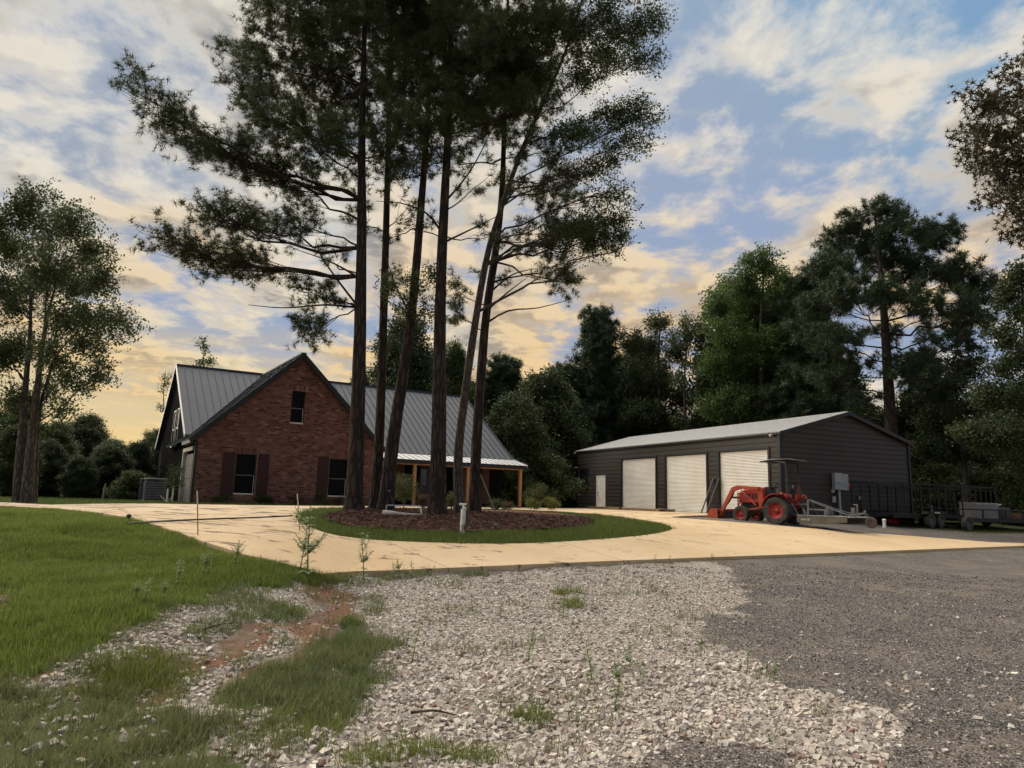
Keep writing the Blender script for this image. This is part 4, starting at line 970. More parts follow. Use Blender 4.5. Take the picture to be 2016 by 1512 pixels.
def tuft(n, ln, wd, spread):
    """a spray of needles about +z"""
    V = []; F = []
    for i in range(n):
        th = math.acos(1 - rng.uniform(0, 1) * (1 - math.cos(spread))); ph = rng.uniform(0, 2 * math.pi)
        d = np.array([math.sin(th) * math.cos(ph), math.sin(th) * math.sin(ph), math.cos(th)]); a = np.cross(d, rng.normal(size=3)); a /= np.linalg.norm(a)
        L = ln * rng.uniform(.75, 1.1); k = len(V); V += [a * wd / 2, -a * wd / 2, d * L - np.array([0, 0, 0])]; F.append((k, k + 1, k + 2))
    return np.array(V), np.array(F)
def spray(n, ln, wd, ext, droop=.35):
    """a twig end with n pointed leaves about +z"""
    V = []; F = []
    for i in range(n):
        o = np.array([rng.uniform(-.35, .35) * ext, rng.uniform(-.35, .35) * ext, rng.uniform(-.5, .6) * ext])
        d = rng.normal(size=3) + np.array([0, 0, .35]); d /= np.linalg.norm(d); a = np.cross(d, rng.normal(size=3)); a /= np.linalg.norm(a); nn = np.cross(d, a)
        s = rng.uniform(.7, 1.2); k = len(V)
        V += [o, o + (d * .45 * ln + a * wd / 2 + nn * .12 * ln) * s, o + d * ln * s, o + (d * .45 * ln - a * wd / 2 + nn * .12 * ln) * s]; F.append((k, k + 1, k + 2, k + 3))
    return np.array(V), np.array(F)
def stars(n, sz, ext):
    V = []; F = []
    for i in range(n):
        o = rng.uniform(-.45, .45, 3) * ext; d = rng.normal(size=3) + [0, 0, -.5]; d /= np.linalg.norm(d); a = np.cross(d, rng.normal(size=3)); a /= np.linalg.norm(a); nn = np.cross(d, a)
        for k in range(5):
            an = (k - 2) * 1.05; t = (a * math.sin(an) + d * math.cos(an)); u = np.cross(nn, t); j = len(V); L = sz * (1 - .12 * abs(k - 2)) * rng.uniform(.85, 1.1)
            V += [o + u * sz * .15, o - u * sz * .15, o + t * L]; F.append((j, j + 1, j + 2))
    return np.array(V), np.array(F)
def scatter(tmpls, pos, dirs, scale):
    """copies of the templates at pos, +z turned to dirs"""
    pos = np.asarray(pos, float); N_ = len(pos); dirs = np.asarray(dirs, float); z = dirs / (np.linalg.norm(dirs, axis=1)[:, None] + 1e-9)
    r = rng.normal(size=(N_, 3)); x = np.cross(r, z); x /= np.linalg.norm(x, axis=1)[:, None] + 1e-9; y = np.cross(z, x); R_ = np.stack([x, y, z], -1) * np.asarray(scale)[:, None, None]
    Vs = []; Fs = []; off = 0; pick = rng.integers(0, len(tmpls), N_)
    for t, (V, F) in enumerate(tmpls):
        i = np.where(pick == t)[0]
        if not len(i): continue
        W = np.einsum('nij,mj->nmi', R_[i], V) + pos[i][:, None]; m_ = len(V)
        Vs.append(W.reshape(-1, 3)); Fs.append((F[None] + (np.arange(len(i)) * m_)[:, None, None] + off).reshape(-1, F.shape[1])); off += len(i) * m_
    return np.concatenate(Vs), np.concatenate(Fs)
class Tree:
    """collects wood and foliage for one tree"""
    def __init__(s): s.bV = []; s.bF = []; s.bn = 0; s.pos = []; s.dir = []; s.sc = []
    def wood(s, pts, r, n=5, wob=0.):
        V, F = tube(pts, r, n, False, wob); s.bV.append(V); s.bF.append(np.array(F) + s.bn); s.bn += len(V)
    def leaf(s, p, d, sc=1.): s.pos.append(p); s.dir.append(d); s.sc.append(sc)
def bez(p0, p1, p2, n):
    t = np.linspace(0, 1, n)[:, None]; return (1 - t) ** 2 * p0 + 2 * t * (1 - t) * p1 + t * t * p2
def lobe(T, trunk, rad, C, rr, nb, nt, style, slope=None, at=None, tsc=1., wood=True, blen=1.):
    """one limb from the trunk into an ellipsoid of foliage"""
    hd_ = np.linalg.norm(trunk[:, :2] - C[:2], axis=1)
    sl = slope if slope is not None else (.28 if style == 'pine' else .75)
    i = int(np.argmin(np.abs(trunk[:, 2] - (at if at is not None else C[2] - sl * hd_)))); p0 = trunk[i]
    L = np.linalg.norm(C - p0) + 1e-6; mid = (p0 + C) / 2 + np.array([0, 0, (-.06 if style == 'pine' else .10) * L]) + rng.normal(size=3) * .05 * L
    outd = C - p0; outd[2] *= .5; outd /= np.linalg.norm(outd) + 1e-6
    end = C + outd * rr[0] * .55; pth = bez(p0, mid, end, 9); pth[1:-1] += rng.normal(size=(7, 3)) * .018 * L
    r0 = min(rad[i] * .42, .012 + .0095 * L)
    if wood and L > .3: T.wood(pth, np.linspace(r0, r0 * .22, 9), 6)
    for k in range(nb if style != 'pine' else max(3, int(nb * .42))):
        t = rng.uniform(.3, 1.0) ** .8; j = min(8, int(t * 8)); q0 = pth[j]
        v = rng.normal(size=3); v *= min(1., 1.5 / np.linalg.norm(v)); q = C + v * .62 * rr * blen
        m_ = (q0 + q) / 2 + np.array([0, 0, -.08 if style == 'pine' else .08]) * np.linalg.norm(q - q0) + rng.normal(size=3) * .06
        bp = bez(q0, m_, q, 5); T.wood(bp, np.linspace(max(.006, r0 * .22), .005, 5), 3)
        td = (bp[-1] - bp[-2]) / (np.linalg.norm(bp[-1] - bp[-2]) + 1e-6)
        if style == 'pine':
            for sb in range(4):                                     # side twigs carry the needle tufts at their ends
                u = rng.uniform(.55, 1.) if sb else 1.; a = u * 4; jj = min(3, int(a)); p1 = bp[jj] + (bp[jj + 1] - bp[jj]) * (a - jj)
                d1 = td * .7 + np.array([0, 0, .35]) + rng.normal(size=3) * .55; d1 /= np.linalg.norm(d1); p2 = p1 + d1 * rng.uniform(.22, .50) * tsc
                T.wood(np.array([p1, p2]), np.array([.005, .003]), 3)
                for h in range(5):
                    pp = p1 + (p2 - p1) * (1 - h * .16) + rng.normal(size=3) * .035 * tsc * (h > 0); d = d1 + np.array([0, 0, .25]) + rng.normal(size=3) * .35
                    T.leaf(pp, d, tsc * rng.uniform(.8, 1.2))
        else:
            for h in range(nt):
                u = 1 - (h / nt) * .6 if h else 1.; a = u * 4; jj = min(3, int(a)); pp = bp[jj] + (bp[jj + 1] - bp[jj]) * (a - jj)
                T.leaf(pp + rng.normal(size=3) * .17 * (1 if h else .2) * tsc, td + rng.normal(size=3) * .8, tsc * rng.uniform(.75, 1.2))
def finish(name, label, base, T, tmpls, bark, leafm, trunkV=None, cat='tree', group=None, parent=None, trunk=None, rad=None, sides=14):
    """Empty at the foot > trunk, branches, crown"""
    base = np.asarray(base, float); root = empty(name, tuple(base), 0, label, cat, group)
    if trunk is not None:
        V, F = tube(trunk - base, rad, sides, False, .05); mk('trunk', V, [np.array(F)], bark, root, sm=True)
    if T.bV: tag(mk('branches', np.concatenate(T.bV) - base, [np.concatenate(T.bF)], bark, root, sm=True), kind='stuff')
    if T.pos:
        V, F = scatter(tmpls, np.array(T.pos) - base, T.dir, T.sc); mk('crown', V, [F], leafm, root)
    return root
def curve(pts, n):
    pts = np.asarray(pts, float); k = len(pts); t = np.linspace(0, k - 1, n); out = []
    for a in t:
        i = min(int(a), k - 2); u = a - i; p0 = pts[max(0, i - 1)]; p1 = pts[i]; p2 = pts[i + 1]; p3 = pts[min(k - 1, i + 2)]
        out.append(.5 * ((2 * p1) + (p2 - p0) * u + (2 * p0 - 5 * p1 + 4 * p2 - p3) * u * u + (-p0 + 3 * p1 - 3 * p2 + p3) * u ** 3))
    return np.array(out)
def trunk_px(pts, depth, r, n=26, dd=0.0, flare=1.5):
    """trunk through pixels at a depth, foot on the ground; r = (foot, top)"""
    q = [P(px_, py_, depth + dd * k) for k, (px_, py_) in enumerate(pts)]; q[0][2] = gz(q[0][0], q[0][1]) - .12
    c = curve(q, n); t = np.linspace(0, 1, n); rad = r[0] * (1 - t) ** 1.15 + r[1] * t ** .5; hgt = c[:, 2] - c[0, 2]; rad = rad * (1 + (flare - 1) * np.exp(-hgt / .32))
    return c, rad

PT = [tuft(13, .20, .0145, 1.75) for _ in range(5)]
PT2 = [tuft(11, .26, .026, 1.8) for _ in range(4)]              # for farther pines
LT = [spray(9, .095, .055, .34) for _ in range(5)]
LT2 = [spray(8, .17, .11, .62) for _ in range(5)]               # for farther trees
ST = [stars(9, .105, .27) for _ in range(5)]

def pine(label, pts, depth, r, lobes, nb=82, nt=11, dead=(), group='pines in the driveway island', k=1.0, fill=7):
    c, rad = trunk_px(pts, depth, (r[0] * .82, r[1] * .6)); T = Tree(); s = depth / FPX
    for L_ in lobes:
        px_, py_, dd, rx, ry = L_[:5]; kw = L_[5] if len(L_) > 5 else {}
        C = P(px_, py_, depth + dd); f = kw.pop('f', 1.)
        at = kw.pop('ay', None); atz = P(c_px(c, at), at, depth)[2] if at else None
        vol = min(2.2, max(.35, (rx * ry) / (75 * 55.)))
        lobe(T, c, rad, C, np.array([rx * s, max(.8, .75 * rx * s), ry * s]), int(nb * vol * f * k), nt, 'pine', at=atz, **kw)
    for i in range(fill):
        py_ = rng.uniform(-220, 330); x0 = c_px(c, max(py_, -180)); C = P(x0 + rng.uniform(-1, 1) * 120, py_, depth + rng.uniform(-2.6, 2.6)); rx = rng.uniform(45, 85); ry = rx * rng.uniform(.55, .9)
        lobe(T, c, rad, C, np.array([rx * s, rx * s, ry * s]), int(nb * rx * ry / 4100. * (.9 if py_ < 220 else .5)), nt, 'pine')
    for d in dead:
        q = [P(a, b_, depth + e) for a, b_, e in d]; T.wood(curve(q, 10), np.linspace(.04, .008, 10), 5)
    return finish('pine_tree', label, c[0] + [0, 0, .12], T, PT, pinebark, pineleaf, group=group, trunk=c, rad=rad)
def c_px(c, py_): return 0
_Pc = P
def pine_at(*a, **k): return pine(*a, **k)
c_px = lambda c, at: float(np.interp(at, [proj(q)[1] for q in c][::-1], [proj(q)[0] for q in c][::-1]))

D1 = 20.6
pine('leftmost island pine with long limbs reaching left over the house', [(697, 1012), (703, 850), (709, 650), (712, 450), (712, 300), (716, 120), (722, -120), (728, -330)], D1, (.30, .05), [
    (262, 170, -1.2, 48, 42, dict(ay=395, f=.9)), (330, 230, -1., 62, 50, dict(ay=395)), (405, 285, -.6, 80, 52, dict(ay=400)), (490, 320, .2, 80, 50, dict(ay=400)), (575, 345, .6, 75, 45, dict(ay=420)),
    (325, 470, -.8, 52, 42, dict(ay=515)), (400, 505, -.4, 72, 45, dict(ay=515)), (480, 515, .4, 75, 42, dict(ay=520)), (420, 420, .5, 62, 45, dict(ay=500)), (500, 440, 1.2, 75, 45, dict(ay=490)), (575, 440, -.8, 60, 40, dict(ay=470)),
    (490, 165, .2, 70, 60, dict(ay=330)), (470, 110, 1.2, 50, 48), (540, 230, -1.2, 80, 62), (560, 80, -.8, 95, 65), (540, 0, 1.2, 90, 60), (620, 150, 1.5, 90, 70), (610, 270, -1.8, 80, 60), (650, 210, 2.2, 80, 70), (640, 30, -1.6, 90, 80), (660, 330, 1.4, 60, 40, dict(f=.6)),
    (610, 650, -.2, 26, 34, dict(ay=600, f=1.4)), (640, 585, .5, 30, 20, dict(ay=600, f=.8)), (595, 570, -.4, 22, 14, dict(ay=600, f=.6)), (640, 500, 1., 40, 22, dict(ay=540, f=.5)),
    (640, -120, 1., 110, 80), (760, -140, -1., 110, 80), (700, -240, .5, 110, 90), (726, -340, 0., 80, 70)],
    dead=[[(702, 605, 0), (640, 600, -.2), (560, 606, -.4), (488, 600, -.6)], [(702, 600, 0), (660, 545, .2), (630, 500, .4), (622, 470, .5)], [(704, 545, 0), (650, 515, .3), (580, 490, .6)]])
pine('slender island pine just right of the leftmost trunk', [(737, 1008), (748, 830), (757, 560), (764, 310), (768, 120), (775, -100), (780, -260)], D1 + 1.3, (.205, .04), [
    (720, 60, .4, 80, 70), (790, 110, -.8, 80, 65), (730, 190, 1.2, 75, 60), (800, 220, .8, 60, 45, dict(f=.7)), (690, 260, -.8, 60, 45), (760, 20, 1.6, 90, 70), (745, 285, .6, 55, 30, dict(f=.6)), (780, -120, 0, 100, 80), (770, -240, .6, 80, 70), (700, 430, .8, 40, 18, dict(f=.35)), (800, 400, -.7, 45, 20, dict(f=.35))])
pine('island pine whose trunk leans right from the shared foot', [(758, 1006), (772, 880), (790, 760), (812, 600), (828, 420), (840, 260), (850, 80), (862, -120), (868, -280)], D1 + .4, (.26, .04), [
    (830, 60, .8, 85, 70), (890, 150, -1., 75, 60), (800, 160, -1.6, 70, 60), (860, 230, 1.4, 70, 45, dict(f=.8)), (790, 270, -.6, 55, 35, dict(f=.6)), (890, 20, 1.4, 90, 70), (850, -120, .3, 100, 80), (865, -250, 0, 80, 70), (770, 470, .8, 50, 20, dict(f=.35)), (760, 350, .4, 50, 25, dict(f=.45)), (800, 560, .3, 45, 25, dict(f=.5))],
    dead=[[(808, 620, 0), (778, 560, .3), (758, 500, .5)], [(800, 690, 0), (770, 640, .3), (742, 600, .6)]])
pine('tallest central island pine with a straight thick trunk', [(861, 1014), (864, 850), (866, 650), (871, 480), (880, 300), (886, 120), (890, -120), (892, -340)], D1 - .2, (.29, .05), [
    (930, 60, -1., 90, 70), (860, 30, 1.8, 85, 70), (970, 130, .6, 85, 65), (920, 180, 1.6, 80, 55), (1000, 220, -.6, 80, 60), (960, 270, .9, 70, 40, dict(f=.7)), (1040, 130, 1.2, 80, 65), (1020, 50, -.6, 90, 70), (840, 250, -1.6, 60, 40, dict(f=.6)), (820, 330, 1., 60, 28, dict(f=.4)), (940, 360, -.8, 60, 28, dict(f=.4)), (950, 460, .6, 60, 22, dict(f=.3)), (800, 440, .3, 55, 22, dict(f=.3)),
    (900, -130, .4, 110, 90), (980, -120, -.8, 100, 80), (890, -300, 0, 90, 80)],
    dead=[[(868, 455, 0), (840, 420, .3), (790, 400, .7), (740, 396, .9)], [(874, 400, 0), (930, 330, .4), (980, 230, .8)], [(868, 480, 0), (930, 450, .5), (990, 420, .9)], [(862, 628, 0), (886, 620, -.1)]])
pine('right hand dark island pine leaning slightly right', [(934, 1010), (939, 860), (955, 640), (975, 500), (988, 380), (993, 230), (998, 60), (1004, -120), (1008, -260)], D1 + 1.8, (.215, .04), [
    (1050, 190, .8, 80, 60), (1070, 300, -.4, 75, 45), (1040, 380, .8, 60, 34), (1110, 360, .6, 55, 36), (1090, 430, -.6, 70, 36), (1040, 475, .4, 60, 24), (1120, 470, .8, 60, 34), (1170, 470, -.4, 60, 38), (1100, 520, .3, 45, 26), (1112, 560, .1, 20, 26, dict(ay=500)), (1000, 110, 1.6, 80, 60), (1060, 60, .3, 85, 70), (960, 560, .5, 40, 20, dict(f=.3)), (1010, -120, .6, 110, 90), (1004, -240, 0, 80, 70), (905, 570, .4, 28, 18, dict(f=.5)), (900, 620, .6, 16, 26, dict(f=.6))],
    dead=[[(952, 640, 0), (1000, 612, .2), (1060, 606, .4), (1128, 588, .6)], [(960, 610, 0), (1000, 575, .3), (1040, 545, .5)], [(965, 575, 0), (1010, 540, .2), (1060, 528, .5)]])
# broadleaf tree leaning right out of the island
c, rad = trunk_px([(905, 1008), (902, 900), (915, 780), (938, 620), (960, 500), (990, 400), (1030, 290), (1075, 190), (1110, 110), (1140, 20), (1165, -80), (1180, -180)], D1 + 1.0, (.150, .012), 30, flare=1.25)
T = Tree(); s = (D1 + 1.) / FPX
for px_, py_, dd, rx, ry in [(1130, 60, .3, 60, 50), (1190, 30, -.8, 60, 50), (1250, 60, .6, 60, 45), (1290, 40, 0, 45, 40), (1210, 110, .9, 60, 40), (1275, 110, -.5, 45, 35), (1150, 140, -.9, 55, 40), (1240, 215, .3, 55, 38), (1290, 225, 0, 38, 32), (1190, 250, .9, 60, 38), (1270, 275, -.4, 50, 26), (1130, 260, -.7, 50, 36), (1200, 320, .2, 45, 30), (1140, 340, .8, 45, 28), (1215, 385, 0, 42, 30), (1235, 430, -.4, 28, 40), (1180, 440, .5, 55, 34), (1215, 480, 0, 35, 26), (1140, 455, -.6, 45, 28), (1090, 470, .4, 40, 22), (1150, -60, .3, 90, 70), (1230, -50, -.4, 80, 60), (1190, -150, .4, 90, 70), (1080, 40, 1.2, 55, 50), (1075, 150, -1.2, 45, 40)]:
    C = P(px_, py_, D1 + 1. + dd); vol = rx * ry / 2400.
    lobe(T, c, rad, C, np.array([rx * s, max(.6, .8 * rx * s), ry * s]), int(34 * vol) + 4, 8, 'leaf', slope=.35 + rng.uniform(-.15, .25), tsc=.85)
finish('broadleaf_tree', 'slim pale barked broadleaf tree leaning right among the island pines', c[0] + [0, 0, .12], T, LT, greybark, oakleaf, trunk=c, rad=rad)
# vine on the pine trunks
T = Tree()
for px_, py_, rx, ry in [(815, 560, 26, 34), (835, 610, 22, 34), (790, 610, 20, 30), (855, 540, 14, 20), (760, 560, 16, 24)]:
    C = P(px_, py_, D1 + .1); tt = np.array([P(812, 700 - 12 * i, D1 + .3) for i in range(20)])
    lobe(T, tt, np.full(20, .05), C, np.array([rx, rx, ry]) * D1 / FPX, 12, 6, 'leaf', tsc=.8)
finish('climbing_vine', 'leafy vine clump hanging on the leaning pine trunk', P(812, 690, D1 + .3), T, LT, darkbark, oakleaf, cat='vine')

# left oak by the drive
OD = 20.5; tr_ = []
T = Tree()
stems = [[(50, 1002), (59, 900), (68, 820), (76, 740), (90, 640), (110, 560), (130, 500)], [(34, 1002), (40, 900), (46, 820), (52, 740), (60, 640), (58, 540), (50, 470)], [(60, 1002), (66, 880), (73, 780), (86, 680), (92, 560), (100, 470)], [(66, 1002), (71, 900), (80, 800), (112, 700), (160, 650)]]
trs = [trunk_px(q, OD + .15 * i, (.155 if i < 2 else .09, .010), 20, flare=1.15) for i, q in enumerate(stems)]
ob = trs[0][0][0] + [0, 0, .12]
for px_, py_, dd, rx, ry, st in [(40, 420, 0, 42, 45, 0), (90, 450, .6, 45, 45, 2), (140, 440, -.5, 45, 45, 1), (20, 490, .8, 50, 45, 0), (180, 490, .4, 42, 45, 1), (100, 520, -1., 60, 45, 2), (60, 560, 1., 55, 40, 0), (150, 560, .8, 55, 42, 1), (200, 550, 0, 34, 42, 1), (10, 600, 0, 45, 40, 0), (120, 620, -.9, 45, 34, 2), (190, 620, .4, 45, 34, 1), (240, 620, 0, 34, 26, 3), (255, 640, -.3, 18, 22, 3), (170, 680, .6, 45, 34, 3), (200, 730, -.2, 28, 30, 3), (60, 680, .8, 45, 34, 0), (110, 700, -.8, 40, 30, 2), (10, 700, .3, 45, 40, 0), (150, 745, .2, 34, 26, 3), (95, 770, .9, 30, 22, 2), (30, 780, .2, 40, 24, 0), (-30, 560, 0, 50, 50, 0), (-40, 680, 0, 50, 45, 0), (-20, 450, 0, 50, 45, 0), (130, 805, .2, 30, 14, 3), (70, 380, .2, 30, 22, 0)]:
    C = P(px_, py_, OD + dd * 1.5); vol = rx * ry / 1900.; cc_, rr_ = trs[{0: 1, 1: 0, 2: 2, 3: 3}[st]]
    lobe(T, cc_, rr_, C, np.array([rx, max(38, rx), ry]) * OD / FPX, int(30 * vol) + 4, 8, 'leaf', slope=.7, tsc=.9)
for cc_, rr_ in trs[1:]:
    T.wood(cc_, rr_, 10, .04)
finish('oak_tree', 'tall multi-stemmed oak at the left edge by the drive', ob, T, LT, greybark, oakleaf, trunk=trs[0][0], rad=trs[0][1])

# big pine behind the shop
BD = 41.
c, rad = trunk_px([(1758, 1000), (1755, 860), (1748, 740), (1742, 640), (1736, 560), (1730, 490), (1724, 440), (1720, 415)], BD, (.40, .02), 26)
T = Tree(); s = BD / FPX
for px_, py_, dd, rx, ry, f in [(1720, 430, 0, 60, 34, 1), (1660, 480, 1, 55, 40, 1), (1780, 460, -1, 55, 34, 1), (1850, 470, 1, 50, 34, 1), (1630, 530, -.5, 48, 34, 1), (1720, 510, 2, 60, 40, 1), (1800, 530, 1.5, 60, 40, 1), (1880, 545, 0, 55, 40, 1), (1940, 575, 0, 42, 30, 1), (1680, 580, -2, 60, 34, 1), (1860, 600, -1.5, 60, 30, .8), (1620, 600, .5, 45, 30, 1), (1780, 590, -1.8, 60, 28, .8), (1920, 620, 1, 50, 30, .9), (1640, 670, -.6, 55, 26, .9), (1590, 660, 1, 45, 26, .9), (1660, 720, 1, 60, 22, .8), (1720, 660, 1.5, 50, 24, .7), (1800, 720, -1.2, 48, 26, 1), (1850, 660, 2, 60, 26, .6), (1900, 670, -.6, 50, 24, .7), (1610, 740, 0, 50, 22, .7), (1830, 770, .5, 45, 22, .7), (1680, 790, .3, 50, 16, .5), (1790, 740, -1.8, 40, 20, .8)]:
    C = P(px_, py_, BD + dd * 1.4); vol = rx * ry / 2000.
    lobe(T, c, rad, C, np.array([rx, max(45, rx * .9), ry]) * s, int(90 * vol * f), 10, 'pine', slope=.30, tsc=1.5)
finish('pine_tree', 'large spreading pine rising behind the right end of the shop', c[0], T, PT2, pinebark, farpine, trunk=c, rad=rad)
# sweetgum behind the shop
def far_leaf(name, label, trunkp, depth, r, lobes, leafm, bark=darkbark, nb=16, tm=LT2, tsc=1., group=None, slope=.8, cat='tree', flare=1.2):
    c, rad = trunk_px(trunkp, depth, r, 22, flare=flare); T = Tree(); s = depth / FPX
    for px_, py_, dd, rx, ry in lobes:
        C = P(px_, py_, depth + dd); vol = rx * ry / 1600.
        lobe(T, c, rad, C, np.array([rx, max(30, rx), ry]) * s, int(nb * 2.6 * vol) + 2, 8, 'leaf', slope=slope, tsc=tsc * 1.05)
    return finish(name, label, c[0], T, tm, bark, leafm, trunk=c, rad=rad, group=group, cat=cat)
far_leaf('sweetgum_tree', 'tall full green sweetgum behind the middle of the shop roof', [(1500, 1000), (1500, 800), (1498, 650), (1505, 520)], 50, (.30, .05),
    [(1500, 520, 0, 48, 34), (1455, 560, 1, 48, 40), (1540, 560, -1, 45, 40), (1410, 600, 0, 36, 36), (1490, 610, 2, 60, 40), (1560, 620, 1, 45, 40), (1430, 660, -1, 55, 42), (1520, 680, -1.5, 55, 40), (1470, 720, 1, 50, 40), (1410, 720, .6, 40, 38), (1560, 700, .4, 40, 34), (1440, 790, -.5, 50, 34), (1530, 780, .5, 45, 30), (1490, 830, 0, 45, 26), (1570, 790, 1., 40, 32), (1400, 800, 0, 36, 26)], gumleaf, nb=20)
far_leaf('sweetgum_tree', 'broad green tree left of the tall sweetgum behind the shop', [(1300, 1000), (1300, 850), (1296, 720), (1300, 640)], 58, (.26, .04),
    [(1298, 640, 0, 32, 28), (1270, 680, .6, 40, 34), (1325, 690, -.6, 36, 34), (1245, 740, .2, 40, 40), (1300, 750, 1, 50, 40), (1340, 780, 0, 36, 36), (1260, 810, -.8, 50, 36), (1320, 830, .6, 45, 30), (1230, 680, 1, 22, 36), (1210, 780, .8, 34, 40)], woodleaf, nb=19)
far_leaf('sweetgum_tree', 'thin see-through young tree between two fuller trees behind shop', [(1352, 1000), (1350, 860), (1348, 740), (1356, 630)], 55, (.16, .03),
    [(1352, 640, 0, 30, 24), (1330, 670, .4, 26, 26), (1375, 665, -.4, 26, 26), (1365, 720, .4, 34, 26), (1335, 740, 0, 26, 22), (1370, 780, 0, 28, 20), (1340, 830, 0, 30, 20)], oakleaf, nb=6)
# bronze sweetgum hanging in from the right, close to the camera
GD_ = 13.5
c, rad = trunk_px([(2190, 1060), (2180, 800), (2160, 500), (2130, 250), (2110, 80), (2100, -60)], GD_, (.17, .03), 22)
T = Tree(); s = GD_ / FPX
for px_, py_, dd, rx, ry in [(2000, 150, 0, 30, 30), (1925, 185, -.3, 34, 26), (1975, 205, .3, 36, 32), (2010, 260, 0, 36, 28), (1900, 260, .2, 34, 26), (1950, 280, -.3, 38, 32), (1930, 320, .2, 34, 28), (1990, 330, .3, 40, 34), (2010, 400, 0, 36, 34), (1960, 390, -.2, 32, 22), (1945, 345, 0, 28, 18), (2000, 450, .2, 26, 22), (2060, 200, .3, 50, 50), (2070, 340, -.3, 50, 55), (2080, 480, .2, 50, 50), (2060, 100, 0, 45, 40), (2120, 0, .3, 60, 60), (2150, 150, .6, 60, 60), (2160, 320, .5, 60, 60)]:
    C = P(px_, py_, GD_ + dd); vol = rx * ry / 1000.
    lobe(T, c, rad, C, np.array([rx, max(30, rx), ry]) * s, int(5.5 * vol) + 2, 4, 'leaf', slope=.5, tsc=1.0, blen=1.25)
finish('sweetgum_tree', 'bronze leaved sweetgum branches hanging in at the upper right edge', c[0], T, ST, darkbark, duskleaf, trunk=c, rad=rad)
far_leaf('sweetgum_tree', 'dark leafy tree at the right edge beyond the trailers', [(2030, 1040), (2025, 850), (2020, 700), (2012, 560)], 30, (.2, .04),
    [(2010, 545, 0, 30, 26), (1985, 580, .4, 30, 28), (2025, 620, 0, 40, 34), (1980, 660, -.4, 36, 24), (2030, 700, .3, 45, 34), (1975, 720, .4, 34, 22), (1990, 780, 0, 42, 32), (1940, 780, .5, 32, 28), (2050, 780, 0, 50, 40), (1960, 850, -.3, 48, 32), (2030, 860, .3, 50, 36), (1900, 850, .5, 34, 24), (2000, 910, 0, 34, 16)], woodleaf, nb=18, tsc=.75)
far_leaf('shade_tree', 'low dark spreading tree behind the black trailers', [(1905, 1020), (1900, 940), (1895, 860), (1890, 800)], 41, (.2, .05),
    [(1860, 760, 0, 45, 30), (1900, 720, .5, 45, 34), (1850, 830, 1, 50, 32), (1910, 800, -1, 50, 34), (1960, 850, .5, 40, 32), (1830, 880, .5, 40, 24), (1890, 880, 1, 45, 26), (1940, 900, -.5, 45, 20)], woodleaf, nb=20, tsc=.9)
far_leaf('shade_tree', 'dark tree crown filling the gap right of the shop gable', [(1822, 1020), (1822, 950), (1825, 860), (1830, 790)], 47, (.2, .05),
    [(1800, 800, 0, 40, 34), (1840, 800, 1, 40, 34), (1810, 870, 0, 40, 40), (1850, 900, .5, 44, 34), (1790, 900, -.5, 30, 34), (1900, 930, .5, 40, 20), (1760, 830, .5, 40, 30), (1700, 830, .5, 50, 24), (1640, 830, 0, 40, 22)], woodleaf, nb=20)
far_leaf('sapling', 'thin half-bare sapling showing above the left roof of the house', [(405, 985), (402, 850), (400, 760), (402, 665)], 46, (.07, .015),
    [(402, 680, 0, 12, 18), (395, 715, 0, 14, 16), (412, 712, .3, 12, 14)], oakleaf, nb=10, tsc=.7)
c = P(402, 720, 46)
far_leaf('sapling', 'wispy sapling beside the black left gable of the house', [(330, 990), (326, 860), (322, 780), (326, 730)], 44, (.05, .012), [(325, 740, 0, 14, 10), (318, 760, 0, 8, 16), (312, 800, 0, 5, 10)], oakleaf, nb=8, tsc=.6)

# the wood: a few trees built once, then copied
def local_tree(kind, H, R, nlobe, nb, tm, bark, leafm, tsc=1., low=.28):
    t = np.linspace(0, 1, 16); trunk = np.column_stack([np.cumsum(rng.normal(size=16) * .05) * (H / 12), np.cumsum(rng.normal(size=16) * .05) * (H / 12), t * H * .97]); trunk[:, :2] -= trunk[0, :2]
    rad = (.018 * H) * (1 - t) ** .8 + .02; T = Tree()
    for i in range(nlobe):
        u = (i + .5) / nlobe; z = H * (low + (1 - low) * u)
        env = (1 - u) ** .75 * (1.0 if u > .12 else .75) if kind == 'pine' else math.sin(math.pi * min(1, .18 + .80 * u)) ** .8
        a = i * 2.39996 + rng.uniform(-.3, .3); rr = R * env * rng.uniform(.45, .75); k = np.array([trunk[int(u * 15)][0] + rr * math.cos(a), trunk[int(u * 15)][1] + rr * math.sin(a), z])
        sz = R * (.34 if kind == 'pine' else .40) * rng.uniform(.8, 1.2)
        lobe(T, trunk, rad, k, np.array([sz, sz, sz * (.55 if kind == 'pine' else .8)]), nb, 6, 'pine' if kind == 'pine' else 'leaf', tsc=tsc)
    root = empty('tree', (0, 0, 0))
    V, F = tube(trunk, rad, 9, False, .05); mk('trunk', V, [np.array(F)], bark, root, sm=True)
    tag(mk('branches', np.concatenate(T.bV), [np.concatenate(T.bF)], bark, root, sm=True), kind='stuff'); V, F = scatter(tm, np.array(T.pos), T.dir, T.sc); mk('crown', V, [F], leafm, root)
    root['H'] = H; return root
A_ = dict(pine=local_tree('pine', 13, 3.0, 28, 48, PT2, pinebark, farpine, 1.4, .2), leaf=local_tree('leaf', 12, 3.4, 28, 38, LT2, darkbark, woodleaf, 1.15, .18), leaf2=local_tree('leaf', 11, 3.0, 24, 36, LT2, darkbark, oakleaf, 1.1, .14), bush=local_tree('leaf', 5, 2.7, 20, 30, LT2, darkbark, bushleaf, .95, .10), cedar=local_tree('leaf', 8, 2.6, 28, 38, LT2, darkbark, woodleaf, 1.0, .05))
used = set()
